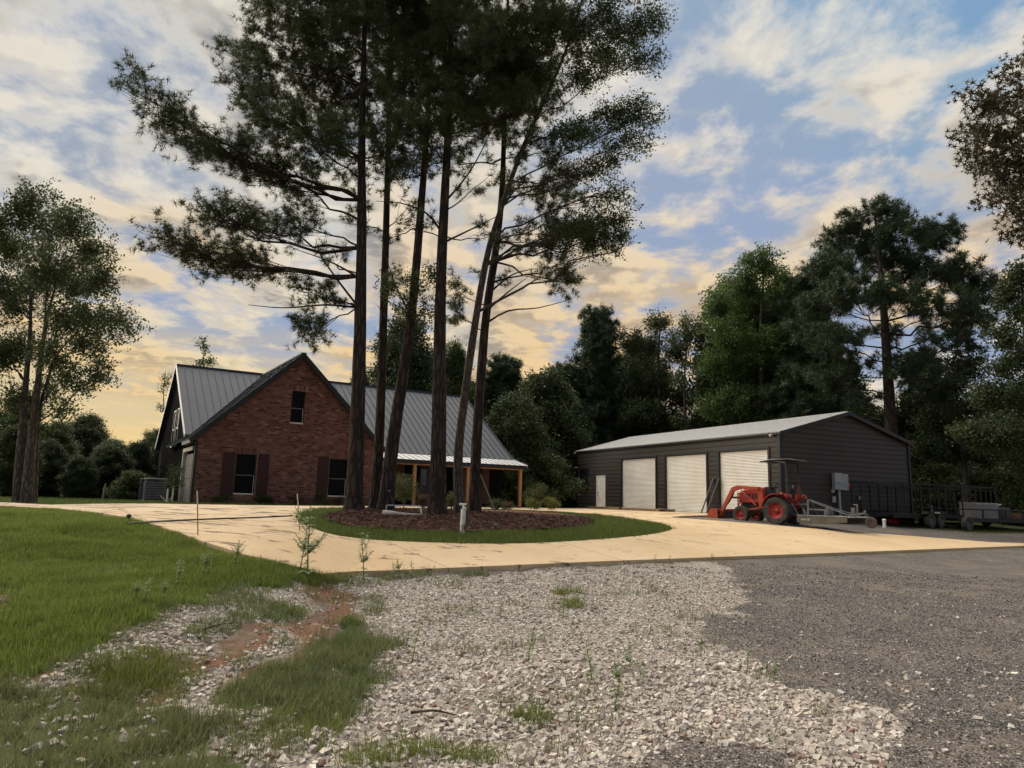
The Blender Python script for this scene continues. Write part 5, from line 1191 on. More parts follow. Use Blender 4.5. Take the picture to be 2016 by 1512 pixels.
def put(arch, name, px_, top, y, label, group=None, wf=1.0, cat='tree'):
    b0 = P(px_, 985, y); zg = float(gz(b0[0], b0[1])); tp = P(px_, top, y); Hn = tp[2] - zg
    o = A_[arch] if arch not in used else copy_tree(A_[arch]); used.add(arch); s_ = Hn / A_[arch]['H']
    o.name = name; o.location = (b0[0], b0[1], zg - .1); o.rotation_euler = (0, 0, rng.uniform(0, 6.28)); o.scale = (s_ * wf, s_ * wf, s_)
    for k in ('group',):
        if k in o: del o[k]
    tag(o, label, cat, group); return o
put('pine', 'pine_tree', 1176, 622, 60, 'cone shaped pine standing tallest behind the left end of the shop', wf=.95)
put('leaf', 'broadleaf_tree', 778, 640, 54, 'round crowned tree seen between the island trunks above the roof', wf=.9)
put('pine', 'pine_tree', 985, 712, 58, 'rounded pine top right of the island trunks above the porch roof', wf=1.25)
put('leaf2', 'broadleaf_tree', 888, 690, 56, 'tree crown between the central and right island trunks above roof', wf=.7)
put('cedar', 'cedar_tree', 1010, 790, 43, 'dark feathery evergreen just right of the porch roof', wf=1.15)
put('cedar', 'cedar_tree', 1070, 745, 50, 'taller dark evergreen midway between house and shop', wf=1.05)
put('cedar', 'cedar_tree', 1112, 790, 55, 'dark evergreen touching the left corner of the shop', wf=1.0)
put('pine', 'pine_tree', 1110, 728, 60, 'pine top left of the cone shaped pine', wf=1.2)
put('pine', 'pine_tree', 1600, 560, 48, 'dark pine tucked between the sweetgum and the large pine', wf=1.05)
put('leaf', 'broadleaf_tree', 1452, 575, 56, 'green crown filling in just left of the tall sweetgum', wf=.95)
put('leaf2', 'broadleaf_tree', 1555, 600, 53, 'green crown between the tall sweetgum and the dark pine', wf=.95)
put('leaf', 'broadleaf_tree', 1262, 690, 63, 'green crown rising beside the cone shaped pine', wf=.9)
put('pine', 'pine_tree', 1836, 700, 47, 'dark pine filling in below the large pine on its right', wf=1.0)
put('leaf2', 'broadleaf_tree', 1670, 720, 52, 'dark crown below the large pine on its left', wf=1.2)
put('leaf2', 'broadleaf_tree', 700, 740, 60, 'tree top peeking over the ridge beside the leftmost pine trunk', wf=.6)
put('leaf2', 'broadleaf_tree', 300, 850, 50, 'rounded tree left of the black gable wall', wf=1.3)
put('leaf', 'broadleaf_tree', 150, 822, 40, 'leafy tree right of the oak trunks at the wood edge', wf=1.35)
put('leaf2', 'broadleaf_tree', 20, 790, 38, 'leafy tree behind the oak at the left edge', wf=1.4)
put('leaf2', 'broadleaf_tree', 95, 835, 35, 'mid green tree just behind the oak stems on the right side', wf=1.5)
put('leaf2', 'broadleaf_tree', 205, 868, 37, 'mid green low tree above the weathered stake', wf=1.7)
LBG = 'tree in the dark wood line far behind house and shop'
for px_, top, y, a in [(-120, 770, 44, 'leaf'), (-260, 760, 48, 'leaf2'), (60, 860, 62, 'leaf'), (230, 880, 66, 'leaf2'), (330, 880, 70, 'leaf'), (460, 900, 72, 'leaf2'), (560, 880, 72, 'leaf'), (640, 850, 70, 'leaf2'), (820, 720, 64, 'leaf'), (930, 760, 62, 'leaf2'), (1040, 770, 60, 'leaf'), (1150, 740, 68, 'leaf2'), (1220, 720, 66, 'leaf'), (1260, 800, 64, 'leaf2'), (1390, 820, 64, 'leaf2'), (1450, 830, 66, 'leaf'), (1560, 780, 58, 'leaf2'), (1650, 800, 60, 'leaf'), (1720, 840, 64, 'leaf2'), (1800, 820, 60, 'leaf'), (1960, 800, 56, 'leaf2'), (2060, 760, 50, 'leaf'), (2160, 700, 48, 'leaf2'), (2300, 680, 50, 'leaf')]:
    put(a, 'broadleaf_tree', px_, top, y, LBG, 'wood line behind the buildings', wf=rng.uniform(1.1, 1.5))
LUG = 'dark undergrowth shrub along the foot of the wood'
for px_, top, y in [(-180, 880, 34), (-60, 880, 33), (20, 890, 31), (85, 895, 33), (150, 900, 32), (205, 905, 34), (262, 898, 36), (310, 900, 40), (360, 900, 52), (985, 900, 41), (1040, 890, 43), (1085, 905, 50), (1110, 900, 54), (1230, 850, 63), (1310, 850, 60), (1390, 850, 58), (1460, 850, 55), (1540, 850, 53), (1620, 860, 50), (1700, 860, 50), (1790, 925, 46), (1840, 920, 45), (1900, 925, 44), (1960, 930, 43), (2030, 920, 40), (2100, 910, 40), (950, 880, 46), (1000, 850, 50)]:
    put('cedar' if px_ < 330 else 'bush', 'shrub', px_, top - (25 if px_ < 330 else 0) * (px_ % 3), y, LUG, 'undergrowth along the wood', wf=rng.uniform(1.1, 1.6), cat='shrub')
put('bush', 'shrub', 255, 928, 31.5, 'pale green rounded bush beside the air conditioners', wf=1.5, cat='shrub')
put('bush', 'shrub', 1998, 925, 46, 'sunlit green bush behind the ribbed grey box', wf=1.1, cat='shrub')
# ------------------------------------------------------------------ smaller things
def line_obj(name, pts, r, mat, label, cat, n=6, cur=24, group=None):
    o = B().tube(curve(pts, cur), r, n).build(name, mat, sm=True); return tag(o, label, cat, group)
def stand(px0, py0, px1, py1, r, lean_depth=0.):
    """a straight stick from a ground pixel to a top pixel"""
    g = G(px0, py0); t = P(px1, py1, g[1] + lean_depth); return g, t
# marker stakes
mk_w = M('stake_white', (.62, .55, .48), .6); mk_o = M('stake_orange', (.42, .16, .09), .6)
for (a, b_, c_, d), lab in (((391, 1062, 388, 966), 'thin upright marker stake in the lawn before the brick wall'), ((592, 1052, 585, 972), 'leaning white tipped marker stake by the island corner')):
    g, t = stand(a, b_, c_, d, .012); s_ = empty('marker_stake', tuple(g), 0, lab, 'stake'); v = t - g
    B().tube([(0, 0, -.1), tuple(v * .7)], .010, 6).build('rod', mk_o, s_); B().tube([tuple(v * .7), tuple(v)], .012, 6).build('white_tip', mk_w, s_)
# standpipe with tap
g = G(910, 1052); hgt = P(910, 990, g[1])[2] - g[2]
sp_ = empty('water_standpipe', tuple(g), 0, 'white plastic water standpipe with tap at the island edge', 'standpipe')
pvc = M('stained_pvc', (.62, .60, .54), .6, col2=(.30, .20, .13), scale=7, lo=.32, hi=.5)
B().tube([(0, 0, -.1), (.01, 0, hgt * .80)], .062, 14).build('sleeve', pvc, sp_); B().tube([(.01, 0, hgt * .8), (.012, 0, hgt * .97)], .03, 10).build('riser', white, sp_)
b = B(); b.tube([(-.10, 0, hgt * .95), (.07, 0, hgt * .95)], .026, 10); b.box(-.09, -.03, -.02, .02, hgt * .96, hgt); b.build('tap', white, sp_)
hm = M('black_hose', (.014, .014, .015), .5)
h0 = g + np.array([.06, 0, hgt * .93]); q = G(914, 1040); pts = [h0, h0 + [.04, -.02, -.12], g + [.10, -.03, .35], g + [.12, .02, .08]]
cg = G(945, 1038)
for k in range(52): a = k * .5; pts.append(on(cg[0] + (.62 - .004 * k) * math.cos(a) * 1.0 + .05 * math.sin(k), cg[1] + (.42 - .003 * k) * math.sin(a), .05 + .012 * (k // 13)))
pts += [on(*(cg[:2] + [1.0, .5]), .04), on(*(cg[:2] + [1.8, .6]), .04), on(*(cg[:2] + [2.5, .35]), .04)]
line_obj('garden_hose', pts, .014, hm, 'coiled black hose lying on the mulch by the standpipe', 'hose', cur=260)
g2 = [G(x, y) + [0, 0, .085] for x, y in [(248, 1040), (330, 1034), (420, 1029), (500, 1026), (575, 1022)]]
line_obj('drive_hose', g2, .018, hm, 'dark hose stretched across the drive before the brick gable', 'hose', cur=40)
# bent metal frame and white roll between the trunks
g = G(795, 1018); fr_ = empty('standing_frame', tuple(g), .12, 'white edged metal frame standing between the pine trunks', 'frame'); sc_ = g[1] / FPX
wdt = 62 * sc_; ht = 22 * sc_
b = B(); b.bar((-wdt * .55, .1, ht), (wdt * .5, 0, ht), .035); b.build('top_bar', steel, fr_); B().bar((wdt * .5, 0, ht), (wdt * .56, 0, -.02), .05).build('leg', white, fr_); B().bar((-wdt * .55, .1, ht), (-wdt * .6, .1, -.02), .04).build('leg', steel, fr_)
rl = empty('fabric_roll', tuple(on(g[0] - .05, g[1] - .35)), .10, 'pale rolled sheet lying under the metal frame', 'roll')
b = B(); b.lathe([(.03, -.48), (.11, -.47), (.105, -.25), (.06, .0), (.045, .3), (.035, .55), (.001, .56)], 'x', (0, 0, .09), 14); b.build('sheet', M('dirty_cloth', (.42, .37, .33), .9, col2=(.27, .22, .19), scale=8, bump=.4), rl, sm=True)
B().lathe([(.001, -.485), (.03, -.482)], 'x', (0, 0, .09), 12).build('core', black, rl)
g, t = stand(777, 1012, 766, 967, .03); pk = empty('black_pipe', tuple(g), 0, 'short black pipe leaning beside the metal frame', 'pipe'); B().tube([(0, 0, -.05), tuple(t - g)], .032, 10).build('pipe', black, pk); B().lathe([(.001, .0), (.036, .0), (.036, .03)], 'z', tuple(t - g), 10).build('cap', steel, pk)
g, t = stand(979, 1015, 942, 924, .02, .6); pk = empty('wooden_pole', tuple(g), 0, 'long wooden pole leaning on the right island pine', 'pole'); B().tube([(0, 0, 0), tuple((t - g) * 1.02)], .022, 8).build('shaft', M('pole_wood', (.15, .10, .07), .8), pk); B().box(-.03, .03, -.03, .03, 0, .06).build('foot', M('pole_wood', (.15, .10, .07), .8), pk)
# pallets before the doors
palm = M('pallet_wood', (.33, .23, .13), .85, col2=(.22, .15, .09), scale=5, stretch=(1, 8, 1), isl=.15)
for k, (u, lab) in enumerate([(12.9, 'wooden pallet lying by the white entry door'), (11.1, 'wooden pallet lying before the first roll-up door'), (9.3, 'wooden pallet at the gap between first and second roll-up doors'), (7.5, 'wooden pallet lying before the middle roll-up door')]):
    p = SHOP_O[:2] + es * u - ns * (1.05 + .1 * (k % 2)); o = empty('pallet', (p[0], p[1], float(gz(p[0], p[1])) + .075), math.radians(-64.5) + .03 * (k - 1.5), lab, 'pallet', 'pallets before the shop')
    for j in range(8): B().box(-.82, .82, -.55 + j * .145, -.44 + j * .145, .10, .122).build('slat', palm, o)
    for y in (-.5, 0, .5): B().box(-.8, .8, y - .04, y + .04, .02, .0995).build('stringer', palm, o)
    for x in (-.7, 0, .7): B().box(x - .05, x + .05, -.55, .58, 0, .0195).build('bottom_board', palm, o)
# posts leaning on the shop between doors 2 and 3
lm = M('grey_board', (.12, .115, .11), .7, col2=(.08, .075, .07), scale=6, stretch=(8, 8, 1))
for k, (u, tl, lab) in enumerate([(4.62, .30, 'left dark board leaning on the shop between roll-up doors'), (4.25, .34, 'right dark board leaning on the shop between roll-up doors')]):
    a = SHOP_O[:2] + es * u - ns * .62; c_ = SHOP_O[:2] + es * (u - tl) - ns * .06; za = float(gz(*a)) + .07
    b = B(); b.bar((a[0], a[1], za), (c_[0], c_[1], za + 1.72), .13, .05); tag(b.build('leaning_board', lm, bev=.004), lab, 'board')
# air conditioners by the left wall
acm = M('condenser_grey', (.17, .18, .185), .55, .3, col2=(.14, .145, .15), scale=3)
hb = np.array([-.5299, .8480]); he = np.array([.8480, .5299])
def cond(px_, y, label):
    p = P(px_, 985, y); o = empty('air_conditioner', (p[0], p[1], float(gz(p[0], p[1])) + .02), math.radians(30), label, 'air conditioner', 'condensers beside the house')
    B().box(-.42, .42, -.42, .42, -.1, .05).build('pad', slab, o); B().box(-.36, .36, -.36, .36, .05, .86).build('coil', M('coil_dark', (.06, .062, .065), .6), o)
    for x in (-.37, .37):
        for yy in (-.37, .37): B().box(x - .035, x + .035, yy - .035, yy + .035, .05, .90).build('corner_post', acm, o)
    for k in range(7):
        z = .12 + k * .105
        for s in (-1, 1): B().box(-.334, .334, s * .37 - .012, s * .37 + .012, z, z + .055).build('louvre', acm, o); B().box(s * .37 - .012, s * .37 + .012, -.334, .334, z, z + .055).build('louvre', acm, o)
    B().box(-.41, .41, -.41, .41, .901, .95).build('lid', M('condenser_lid', (.27, .28, .29), .5, .3), o, bev=.012); B().lathe([(.30, .951), (.30, .965), (.001, .966)], n=20).build('fan_grille', black, o)
cond(302, 30.2, 'front grey air conditioner beside the black gable wall'); cond(291, 31.6, 'rear grey air conditioner partly hidden by the front one')
# sprinkler head, old stake
g = G(252, 1031); sk = empty('sprinkler', tuple(g), 0, 'small black sprinkler head at the lawn edge', 'sprinkler'); B().tube([(0, 0, -.05), (0, 0, .12)], .03, 10).build('body', black, sk); B().lathe([(.04, .12), (.05, .15), (.03, .18), (.001, .18)], n=10).build('head', black, sk)
p = P(201, 985, 30); sk = empty('old_stake', (p[0], p[1], float(gz(p[0], p[1]))), 0, 'weathered pointed stake standing before the left wood', 'stake'); b = B(); b.bar((0, 0, -.1), (.06, 0, .62), .09, .05); b.build('post', M('old_wood', (.26, .22, .17), .9), sk); B().bar((.06, 0, .62), (.07, 0, .70), .045, .04).build('point', MATS['old_wood'], sk)

# ------------------------------------------------------------------ planted shrubs and weeds
weedleaf = leafmat('weed_leaves', (.16, .22, .075), (.24, .28, .12), .35, .5, .3)
shrubleaf = leafmat('shrub_leaves', (.050, .070, .020), (.085, .095, .028), .35, .5, .35)
redleaf = leafmat('red_shrub_leaves', (.090, .035, .020), (.085, .060, .022), .35, .5, .35)
yelleaf = leafmat('yellow_grass', (.12, .14, .030), (.17, .17, .045), .4, .5, .3)
stemm = M('weed_stem', (.10, .12, .05), .7)
def small_bush(name, label, px_, py_, hpx, wpx, leafm, y=None, stems=5, nb=9, tm=None, tsc=.45, cat='shrub', group=None):
    g = G(px_, py_) if y is None else on(*P(px_, py_, y)[:2]); s = g[1] / FPX; H = hpx * s; R = wpx * s / 2; T = Tree()
    for i in range(stems):
        a = rng.uniform(0, 6.28); C = g + np.array([R * .55 * math.cos(a), R * .55 * math.sin(a), H * rng.uniform(.45, .78)])
        tk = np.array([g + (C - g) * t * np.array([.4, .4, .6]) for t in np.linspace(0, 1, 6)])
        lobe(T, tk, np.full(6, .012), C, np.array([R * .55, R * .55, H * .27]), nb, 5, 'leaf', tsc=tsc, slope=.9)
    t = np.array([g + [0, 0, -.03], g + [0, 0, H * .3], g + [.02, .01, H * .55]])
    return finish(name, label, g, T, tm or LT, darkbark, leafm, cat=cat, group=group, trunk=t, rad=np.array([.025, .02, .01]), sides=7)
small_bush('crape_myrtle', 'young vase shaped tree before the porch window', 795, 1000, 78, 52, shrubleaf, y=27.5, stems=7, nb=7, tsc=.6, cat='tree')
small_bush('crape_myrtle', 'airy pale green young tree right of the porch', 1052, 1001, 52, 40, shrubleaf, y=33, stems=7, nb=7, tsc=.6, cat='tree')
small_bush('grass_clump', 'round yellow green clump right of the porch', 1086, 1002, 26, 36, yelleaf, y=33, stems=7, nb=9, tsc=.5, cat='plant')
small_bush('shrub', 'low yellowish shrub under the airy young tree', 1052, 1002, 24, 34, yelleaf, y=32.4, stems=6, nb=8, tsc=.45)
small_bush('shrub', 'small leafy shrub between right island pine and porch post', 978, 1000, 22, 26, shrubleaf, y=29.5, tsc=.5)
small_bush('shrub', 'reddish low shrub at the foot of the right porch post', 1004, 1000, 16, 34, redleaf, y=30.5, tsc=.4)
small_bush('shrub', 'green bush at the foot of the pale barked tree', 898, 1010, 44, 34, shrubleaf, y=22.0, tsc=.5)
small_bush('shrub', 'orange brown small plant left of the first porch post', 832, 1000, 26, 18, redleaf, y=27, tsc=.4)
for k, (px_, lab) in enumerate([(425, 'small dark shrub under the left shutter of the brick gable'), (445, 'small shrub under the left window of the brick gable'), (510, 'small dark shrub right of the left gable window'), (525, 'tiny shrub near the middle of the brick gable'), (585, 'small shrub at the centre of the brick gable'), (625, 'dark shrub under the shutter beside the right gable window'), (640, 'yellow green shrub under the right gable window'), (668, 'small shrub beside the leftmost pine foot')]):
    small_bush('shrub', lab, px_, 996, 14 + (k * 7) % 9, 22, [shrubleaf, bushleaf, yelleaf][[1, 0, 1, 0, 1, 1, 2, 0][k]], y=27.6 + (px_ - 374) * .012, stems=4, nb=6, tsc=.38, group='foundation shrubs')
small_bush('sapling', 'scraggly sapling before the garage door trim', 338, 992, 78, 40, shrubleaf, y=28.6, stems=7, nb=6, tsc=.5, cat='tree')
g = on(*P(328, 992, 28.4)[:2]); pv = empty('vent_pipe', tuple(g), 0, 'white plastic pipes standing beside the scraggly sapling', 'pipe')
B().tube([(0, 0, -.1), (0, 0, .55)], .035, 8).build('pipe', white, pv); B().tube([(.16, .1, -.1), (.16, .1, .95)], .03, 8).build('pipe', white, pv); B().tube([(-.3, 0, .28), (0, .05, .02), (.25, 0, .35)], .012, 6).build('brace', white, pv)

def weed_arch(H, nl, ln, wd, lean=.06, br=0):
    root = empty('weed', (0, 0, 0)); pts = np.array([(0, 0, -.02), (lean * .3, 0, H * .35), (lean * .7, .02, H * .7), (lean, .03, H)]); c_ = curve(pts, 10)
    V = []; F = []; bst = B(); bst.tube(c_, np.linspace(.006, .003, 10), 5)
    paths = [c_]
    for k in range(br):
        t = rng.uniform(.35, .75); p = c_[int(t * 9)]; a = rng.uniform(0, 6.28); e = p + np.array([math.cos(a) * .25 * H, math.sin(a) * .25 * H, .28 * H]); pp = bez(p, (p + e) / 2 + [0, 0, -.04 * H], e, 8); bst.tube(pp, np.linspace(.004, .002, 8), 4); paths.append(pp)
    for pth in paths:
        m_ = nl if pth is c_ else nl // 3
        for i in range(m_):
            t = .12 + .88 * (i + .5) / m_; p = pth[min(len(pth) - 1, int(t * (len(pth) - 1)))] + [0, 0, rng.uniform(-.01, .01)]; a = i * 2.4 + rng.uniform(-.4, .4); L = ln * (1.05 - .6 * t) * rng.uniform(.8, 1.2)
            o_ = np.array([math.cos(a), math.sin(a), 0]); sd = np.array([-math.sin(a), math.cos(a), 0]); k = len(V); W = wd * (1.05 - .5 * t)
            V += [p, p + o_ * L * .4 + sd * W / 2 + [0, 0, L * .22], p + o_ * L * .95 + [0, 0, L * .05], p + o_ * L * .4 - sd * W / 2 + [0, 0, L * .22]]; F.append((k, k + 1, k + 2, k + 3))
    bst.build('stem', stemm, root); mk('leaves', np.array(V), [np.array(F)], weedleaf, root); root['H'] = H; return root
WA = [weed_arch(.6, 40, .13, .036, br=5), weed_arch(.4, 26, .13, .045), weed_arch(.3, 18, .12, .045, .03), weed_arch(.5, 48, .09, .03, .1, 7)]
wused = set()
def weed(px_, py_, hpx, k, label, gid='weeds in and beside the gravel'):
    g = G(px_, py_); s = g[1] / FPX * hpx / WA[k]['H']; o = WA[k] if k not in wused else copy_tree(WA[k]); wused.add(k)
    o.name = 'weed'; o.location = tuple(g); o.rotation_euler = (0, 0, rng.uniform(0, 6.28)); o.scale = (s, s, s); tag(o, label, 'weed', gid)
for a in [(606, 1141, 140, 0, 'tallest branching weed at the lawn tip beside the drive'), (588, 1132, 92, 3, 'airy weed just left of the tallest one at the lawn tip'), (716, 1142, 92, 0, 'upright weed standing alone at the drive edge by the gravel'), (787, 1139, 38, 3, 'small weed at the drive edge right of the upright one'), (776, 1139, 32, 1, 'tiny weed at the gravel edge beside another small one'), (812, 1139, 34, 1, 'slight weed third along the gravel edge'), (856, 1136, 22, 2, 'low sprig on the gravel edge below the island'), (462, 1118, 52, 3, 'bushy weed on the lawn edge near the drive'), (350, 1150, 52, 0, 'pale weed in the lawn left of centre'), (400, 1135, 50, 3, 'pale frothy weed in the lawn nearer the drive'), (285, 1190, 52, 0, 'white flecked weed at the lower lawn edge'), (262, 1185, 42, 3, 'leftmost pale weed at the lower lawn edge'), (318, 1182, 40, 3, 'pale weed low on the lawn beside two others'),
          (812, 1300, 62, 1, 'weed in white gravel above the grassy patch'), (800, 1278, 40, 0, 'spindly weed at the left border of the white gravel'), (1040, 1302, 58, 1, 'small leafy weed in the middle of the white gravel'), (1166, 1345, 74, 1, 'broad leaved weed in the white gravel right of centre'), (1240, 1330, 66, 0, 'tall leafy weed near the grey gravel border'), (1222, 1368, 62, 3, 'bushy weed below the tall leafy one'), (1264, 1350, 44, 1, 'weed just right of the tall leafy one'), (1212, 1398, 46, 2, 'lowest weed of the right hand cluster'), (1380, 1290, 40, 3, 'weed at the grey gravel edge upper right'), (1470, 1328, 48, 1, 'weed on the border where white gravel meets grey'), (1522, 1345, 38, 3, 'rightmost weed at the gravel border'), (1110, 1215, 36, 2, 'weed in upper white gravel right of centre'), (1088, 1200, 30, 2, 'low weed in upper white gravel'), (985, 1215, 34, 2, 'weed in upper white gravel left of centre'), (930, 1205, 28, 1, 'thin weed in upper white gravel near the left'), (1135, 1420, 40, 1, 'weed in lower white gravel'), (1318, 1112, 18, 2, 'first weed sprig on the drive edge at right'), (1290, 1113, 20, 2, 'second weed sprig on the drive edge at right'), (1405, 1112, 22, 3, 'small tuft where drive meets grey gravel')]: weed(*a)

# ------------------------------------------------------------------ ground cover
def drive_clear(x, y): return ~(inpoly(x, y, DRIVE) & ~inpoly(x, y, ISL))
def blades(n, h, wd, ext, lean=.5):
    V = []; F = []
    for i in range(n):
        o = np.array([rng.uniform(-1, 1) * ext, rng.uniform(-1, 1) * ext, 0]); a = rng.uniform(0, 6.28); H = h * rng.uniform(.5, 1.15); d = np.array([math.cos(a), math.sin(a), 0]) * H * rng.uniform(.1, lean); sd = np.array([-math.sin(a), math.cos(a), 0]) * wd / 2; k = len(V)
        V += [o - sd * .8 - [0, 0, .02], o + sd * .8 - [0, 0, .02], o + d * .45 + sd + [0, 0, H * .6], o + d * 1.3 + [0, 0, H * .96]]; F.append((k, k + 1, k + 2, k + 3))
    return np.array(V), np.array(F)
def tri_blades(n, h, wd, ext, lean=.5):
    V = []; F = []
    for i in range(n):
        o = np.array([rng.uniform(-1, 1) * ext, rng.uniform(-1, 1) * ext, 0]); a = rng.uniform(0, 6.28); H = h * rng.uniform(.5, 1.15); d = np.array([math.cos(a), math.sin(a), 0]) * H * rng.uniform(.1, lean); sd = np.array([-math.sin(a), math.cos(a), 0]) * wd / 2; k = len(V)
        V += [o - sd - [0, 0, .02], o + sd - [0, 0, .02], o + d * 1.3 + [0, 0, H * .96]]; F.append((k, k + 1, k + 2))
    return np.array(V), np.array(F)
grassm = leafmat('lawn_blades', (.110, .165, .028), (.185, .215, .052), .45, .55, .35)
dryg = leafmat('rough_grass_blades', (.090, .130, .038), (.165, .165, .070), .35, .6, .4)
GT = [tri_blades(9, .075, .0095, .06) for _ in range(6)]
GL = [tri_blades(11, .15, .0095, .09, 1.0) for _ in range(6)]
GF = [tri_blades(8, .10, .018, .11) for _ in range(5)]
def cover(name, label, x, y, tm, mat, sc_, dz=.0):
    p = np.column_stack([x, y, gz(x, y) + dz + np.where((y < 16) & (np.abs(x) < 14), (nz2(x, y, 3.1, 5) - .5) * .05 + (nz2(x, y, 1.1, 6) - .5) * .06, 0) * smooth((y - 2) / 2)])
    d = np.tile([0, 0, 1.], (len(x), 1)) + rng.normal(size=(len(x), 3)) * .12; V, F = scatter(tm, p, d, sc_)
    return tag(mk(name, V, [F], mat), label, 'grass', kind='stuff')
def cand(n, x0, x1, y0, y1, pw=1.1, ref=6.):
    y = rng.uniform(y0, y1, n); x = rng.uniform(x0, x1, n); k = rng.uniform(0, 1, n) < np.minimum(1, (ref / np.maximum(y, 1)) ** pw); return x[k], y[k]
x, y = cand(520000, -13, 0, 3, 17.5, .9); lawn, wht, soil, rough, qx, qy = zones(x, y)
k = lawn & drive_clear(x, y) & (qx > -120) & ~((soil | wht) & (rng.uniform(0, 1, len(x)) < .85)) & (rng.uniform(0, 1, len(x)) < .12 + 1.2 * nz2(x, y, 1.4, 21) * np.clip(1.25 - np.clip((qy - 1180) / 160, 0, .75), 0, 1)); x, y = x[k], y[k]
if len(x) > 42000: x, y = x[:42000], y[:42000]
cover('lawn_grass', 'bright green mown lawn grass on the left bank', x, y, GT, grassm, rng.uniform(.6, 1.25, len(x)) * (1 + y * .012) * (.7 + .6 * nz2(x, y, .9, 22)))
x, y = cand(150000, -8, 3, 2.8, 13); lawn, wht, soil, rough, qx, qy = zones(x, y)
l2 = zones(x + rng.normal(size=len(x)) * .16, y + rng.normal(size=len(x)) * .28)[0] & ~lawn
pr = np.where(rough, np.where(.6 * nz2(x, y, 1.3, 23) + .4 * nz2(x, y, 4.1, 28) > .5, .62, .13), np.where(soil, .04, np.where(wht & (qx < 760), .22 * (nz2(x, y, 2.2, 24) > .5), np.where(wht, .05 * (nz2(x, y, 1.6, 27) > .62), 0)))); pr = np.where((qx > 700) & ~rough, pr * .6, pr)
pr = np.where(l2, np.maximum(pr, .45), pr)
edge = (np.abs(qy - (1141 - .045 * (qx - 620))) < 9) & (qx > 620) & (qx < 1450); pr = np.where(edge & ~inpoly(x, y, DRIVE), .25 * (nz2(x, y, 3., 25) > .5), pr)
k = (rng.uniform(0, 1, len(x)) < pr) & drive_clear(x, y) & (qx > -150) & (qx < 2100); x, y = x[k][:22000], y[k][:22000]
cover('rough_grass', 'longer rough grass and dry blades in the lower left foreground', x, y, GL, dryg, rng.uniform(.4, 1.0, len(x)))
# strong tufts
tx, ty = [], []
for px_, py_, n, sp in [(285, 1320, 150, .22), (275, 1340, 120, .2), (840, 1485, 40, .10), (735, 1505, 40, .1), (1040, 1420, 40, .10), (690, 1230, 40, .07), (600, 1440, 60, .2), (930, 1490, 30, .08), (640, 1145, 90, .16), (600, 1128, 90, .2), (1130, 1195, 40, .14), (1110, 1170, 40, .12), (560, 1200, 50, .15)]:
    g = G(px_, py_); tx.append(g[0] + rng.normal(size=n) * sp); ty.append(g[1] + rng.normal(size=n) * sp)
x = np.concatenate(tx); y = np.concatenate(ty); k = drive_clear(x, y); cover('grass_tufts', 'yellow green grass tufts standing in gravel and soil', x[k], y[k], GL, leafmat('tuft_blades', (.10, .135, .025), (.15, .165, .035), .4, .5, .3), rng.uniform(.5, 1.05, k.sum()))
# far grass: island rim, before the house, left verge, by the trailers
n = 120000; x = rng.uniform(-26, 27, n); y = rng.uniform(14.5, 38, n); dc = drive_clear(x, y)
ring = inpoly(x, y, ISL) & (~inpoly(x, y, BED) | (rng.uniform(0, 1, n) < .03))
qx, qy = proj(np.column_stack([x, y, gz(x, y)]))
far = inpoly(x, y, GREY_FAR); lo = np.array([x - HA[0], y - HA[1]]).T; ls = lo @ he; lb = lo @ hb
front = dc & (ls > -8) & (ls < 17) & (lb > -6) & ~((ls > -.1) & (ls < 15.8) & (lb > .3)) & (lb < 14) & ~((ls > -.1) & (ls < 7.7) & (lb > -.05))
verge = dc & (x < -12) & (y > 18) & ~((ls > -.1) & (lb > -.05))
trail = (x > 16) & (y > 26.5) & ~far & (y < 34)
wv = -.565 * (x + 2.6) + .825 * (y - 11.7); fw2 = trail | ((x > 13) & dc & ~far & (wv > .5) & (y < 37))
prob = np.where(ring, 1.0, np.where(front, .42, np.where(verge, .30, np.where(fw2, .25, 0)))); k = (rng.uniform(0, 1, n) < prob) & (dc | ring) & (qx > -60) & (qx < 2080)
x, y = x[k], y[k]; print('far grass', len(x))
cover('verge_grass', 'grass on the island rim and round the house and trailers', x, y, GF, leafmat('verge_blades', (.060, .095, .020), (.095, .120, .030), .35, .5, .3), rng.uniform(.5, 1.2, len(x)))
xr, yr_ = rng.uniform(-8, 8, 40000), rng.uniform(14, 24, 40000); k = inpoly(xr, yr_, ISL) & ~inpoly(xr, yr_, BED); xr, yr_ = xr[k][:9000], yr_[k][:9000]
cover('island_grass', 'grass ring between the drive and the mulch of the island', xr, yr_, GF, leafmat('island_blades', (.085, .125, .024), (.125, .150, .036), .4, .5, .3), rng.uniform(.8, 1.5, len(xr)))

def stone():
    """angular crushed rock: a cube with pulled corners"""
    V = np.array([(x_, y_, z_) for x_ in (-1, 1) for y_ in (-1, 1) for z_ in (-1, 1)], float) * rng.uniform(.55, 1.05, (8, 3)) + rng.normal(size=(8, 3)) * .12
    return V * np.array([rng.uniform(.8, 1.25), rng.uniform(.6, .95), rng.uniform(.45, .7)]), np.array([(0, 1, 3), (0, 3, 2), (4, 6, 7), (4, 7, 5), (0, 4, 5), (0, 5, 1), (2, 3, 7), (2, 7, 6), (0, 2, 6), (0, 6, 4), (1, 5, 7), (1, 7, 3)])
def chip():
    V = rng.normal(size=(6, 3)) * .25 + np.array([(1, 0, 0), (-1, 0, 0), (0, 1, 0), (0, -1, 0), (0, 0, .7), (0, 0, -.7)]); return V * .8, np.array([(0, 2, 4), (2, 1, 4), (1, 3, 4), (3, 0, 4), (2, 0, 5), (1, 2, 5), (3, 1, 5), (0, 3, 5)])
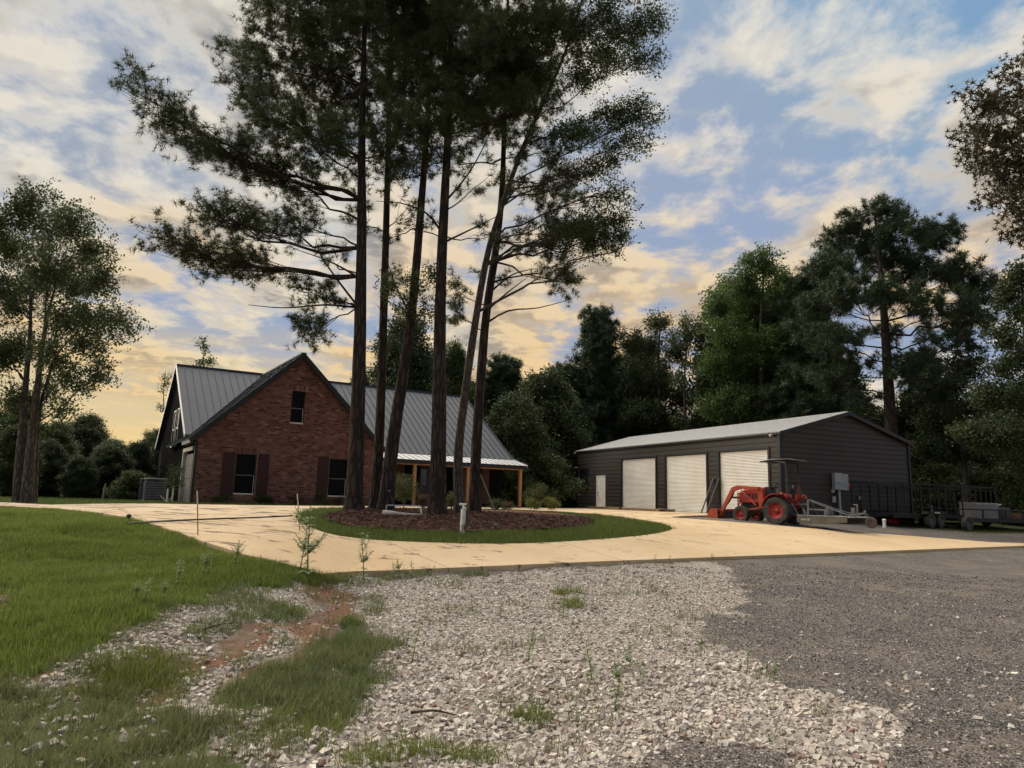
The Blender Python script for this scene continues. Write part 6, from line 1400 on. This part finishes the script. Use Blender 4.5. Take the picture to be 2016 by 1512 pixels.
def stonemat(name, a, b_, c_, d):
    mt = bpy.data.materials.new(name); mt.use_nodes = True; mt.node_tree.nodes.clear(); n = NT(mt.node_tree); g = n.new('ShaderNodeNewGeometry'); r = g.outputs['Random Per Island']; r2 = n.math('FRACT', n.math('MULTIPLY', r, 17.3)); f = n.noise(g.outputs['Position'], 60, 4, .65); bgn = n.noise(g.outputs['Position'], .8, 3, .5)
    c = n.mix(r, c4(a), c4(b_)); c = n.mix(n.step(r2, .80, .84), c, c4(c_)); c = n.mix(n.step(r2, .93, .95), c, c4(d)); c = n.mix(n.math('MULTIPLY', n.step(f, .45, .75), .35), c, c4([q * .55 for q in b_]))
    c = n.mix(n.math('MULTIPLY', n.step(bgn, .48, .75), .35), c, c4([q * .6 for q in b_]))
    p = n.new('ShaderNodeBsdfPrincipled'); n.put(p, 'Base Color', c); n.put(p, 'Roughness', .9); n.put(p, 'Specular IOR Level', .2); o = n.new('ShaderNodeOutputMaterial'); n.l.new(p.outputs[0], o.inputs[0]); return mt
def stones(name, label, x, y, tm, mat, sc_, sink=.25):
    zb = gz(x, y) + np.where((y < 16) & (np.abs(x) < 14), (nz2(x, y, 3.1, 5) - .5) * .05 + (nz2(x, y, 1.1, 6) - .5) * .06, 0) * smooth((y - 2) / 2); p = np.column_stack([x, y, zb + sc_ * sink])
    d = np.tile([0, 0, 1.], (len(x), 1)) + rng.normal(size=(len(x), 3)) * .45; V, F = scatter(tm, p, d, sc_); return tag(mk(name, V, [F], mat), label, 'gravel', kind='stuff')
SV = [stone() for _ in range(12)]; CV = [chip() for _ in range(6)]
x, y = cand(400000, -7, 8, 2.9, 15.5, 1.5, 5.); lawn, wht, soil, rough, qx, qy = zones(x, y)
pr = np.where(wht, 1.0, np.where(soil, .22, np.where(rough, .07, np.where(lawn, 0, .03)))); pr = np.where(wht & (qx < 700), .75, pr)
k = (rng.uniform(0, 1, len(x)) < pr) & drive_clear(x, y) & (qx > -80) & (qx < 2090) & (qy < 1580); x, y = x[k][:50000], y[k][:50000]; print('white stones', k.sum())
sz = np.clip(rng.lognormal(math.log(.0125), .55, len(x)), .005, .033) * (1 + np.maximum(0, y - 8) * .05)
lime = stonemat('limestone', (.47, .41, .345), (.32, .275, .23), (.60, .55, .48), (.20, .13, .095)); nr = (y < 7.5) & (sz > .011)
stones('white_gravel', 'pale crushed limestone gravel in the near foreground', x[nr], y[nr], SV, lime, sz[nr])
stones('fine_white_gravel', 'paler fine limestone gravel towards the drive edge', x[~nr], y[~nr], CV, lime, sz[~nr] * .95)
x, y = cand(330000, -1, 14, 3, 17, 1.7, 4.5); lawn, wht, soil, rough, qx, qy = zones(x, y); wv = -.565 * (x + 2.6) + .825 * (y - 11.7)
k = ~wht & ~lawn & ~rough & ~soil & (qx > 640) & (wv < .05) & drive_clear(x, y) & (qx < 2090) & (qy < 1560); x, y = x[k][:42000], y[k][:42000]; print('grey stones', k.sum())
stones('grey_gravel', 'fine dark grey gravel of the road at right', x, y, CV, stonemat('grey_rock', (.135, .122, .112), (.060, .055, .052), (.36, .33, .29), (.20, .16, .12)), rng.uniform(.006, .015, len(x)) * (1 + np.maximum(0, y - 6) * .05), .2)
# pine straw
xr, yr_ = rng.uniform(-8, 8, 60000), rng.uniform(14, 24, 60000); k = inpoly(xr, yr_, BED); xr, yr_ = xr[k][:20000], yr_[k][:20000]
zb = gz(xr, yr_) + .03 + .05 * nz2(xr, yr_, 1.5, 7) + .03 * nz2(xr, yr_, 6, 8) + .012
sv = [(np.array([(-.07, -.0028, 0), (.07, -.0028, .004), (.075, .0028, .012), (-.06, .0028, .006)]), np.array([(0, 1, 2, 3)])) for _ in range(2)]
V, F = scatter(sv, np.column_stack([xr, yr_, zb]), np.tile([0, 0, 1.], (len(xr), 1)) + rng.normal(size=(len(xr), 3)) * .35, rng.uniform(.7, 1.8, len(xr)))
tag(mk('pine_straw', V, [F], M('straw_needles', (.13, .062, .038), .9, col2=(.075, .040, .028), isl=.4)), 'reddish pine straw litter on the island bed', 'straw', kind='stuff')
# sticks on the gravel
for a, c_, lab in (((808, 1412), (900, 1417), 'dark stick lying on the white gravel'), ((400, 1245), (470, 1232), 'thin fallen stick on the gravel by the lawn edge')):
    p, q = G(*a), G(*c_); mid = (p + q) / 2; tag(B().tube(curve([p + [0, 0, .03], mid + [0, .03, .045], q + [0, 0, .03]], 9), np.linspace(.011, .004, 9), 6).build('fallen_stick', darkbark), lab, 'stick')
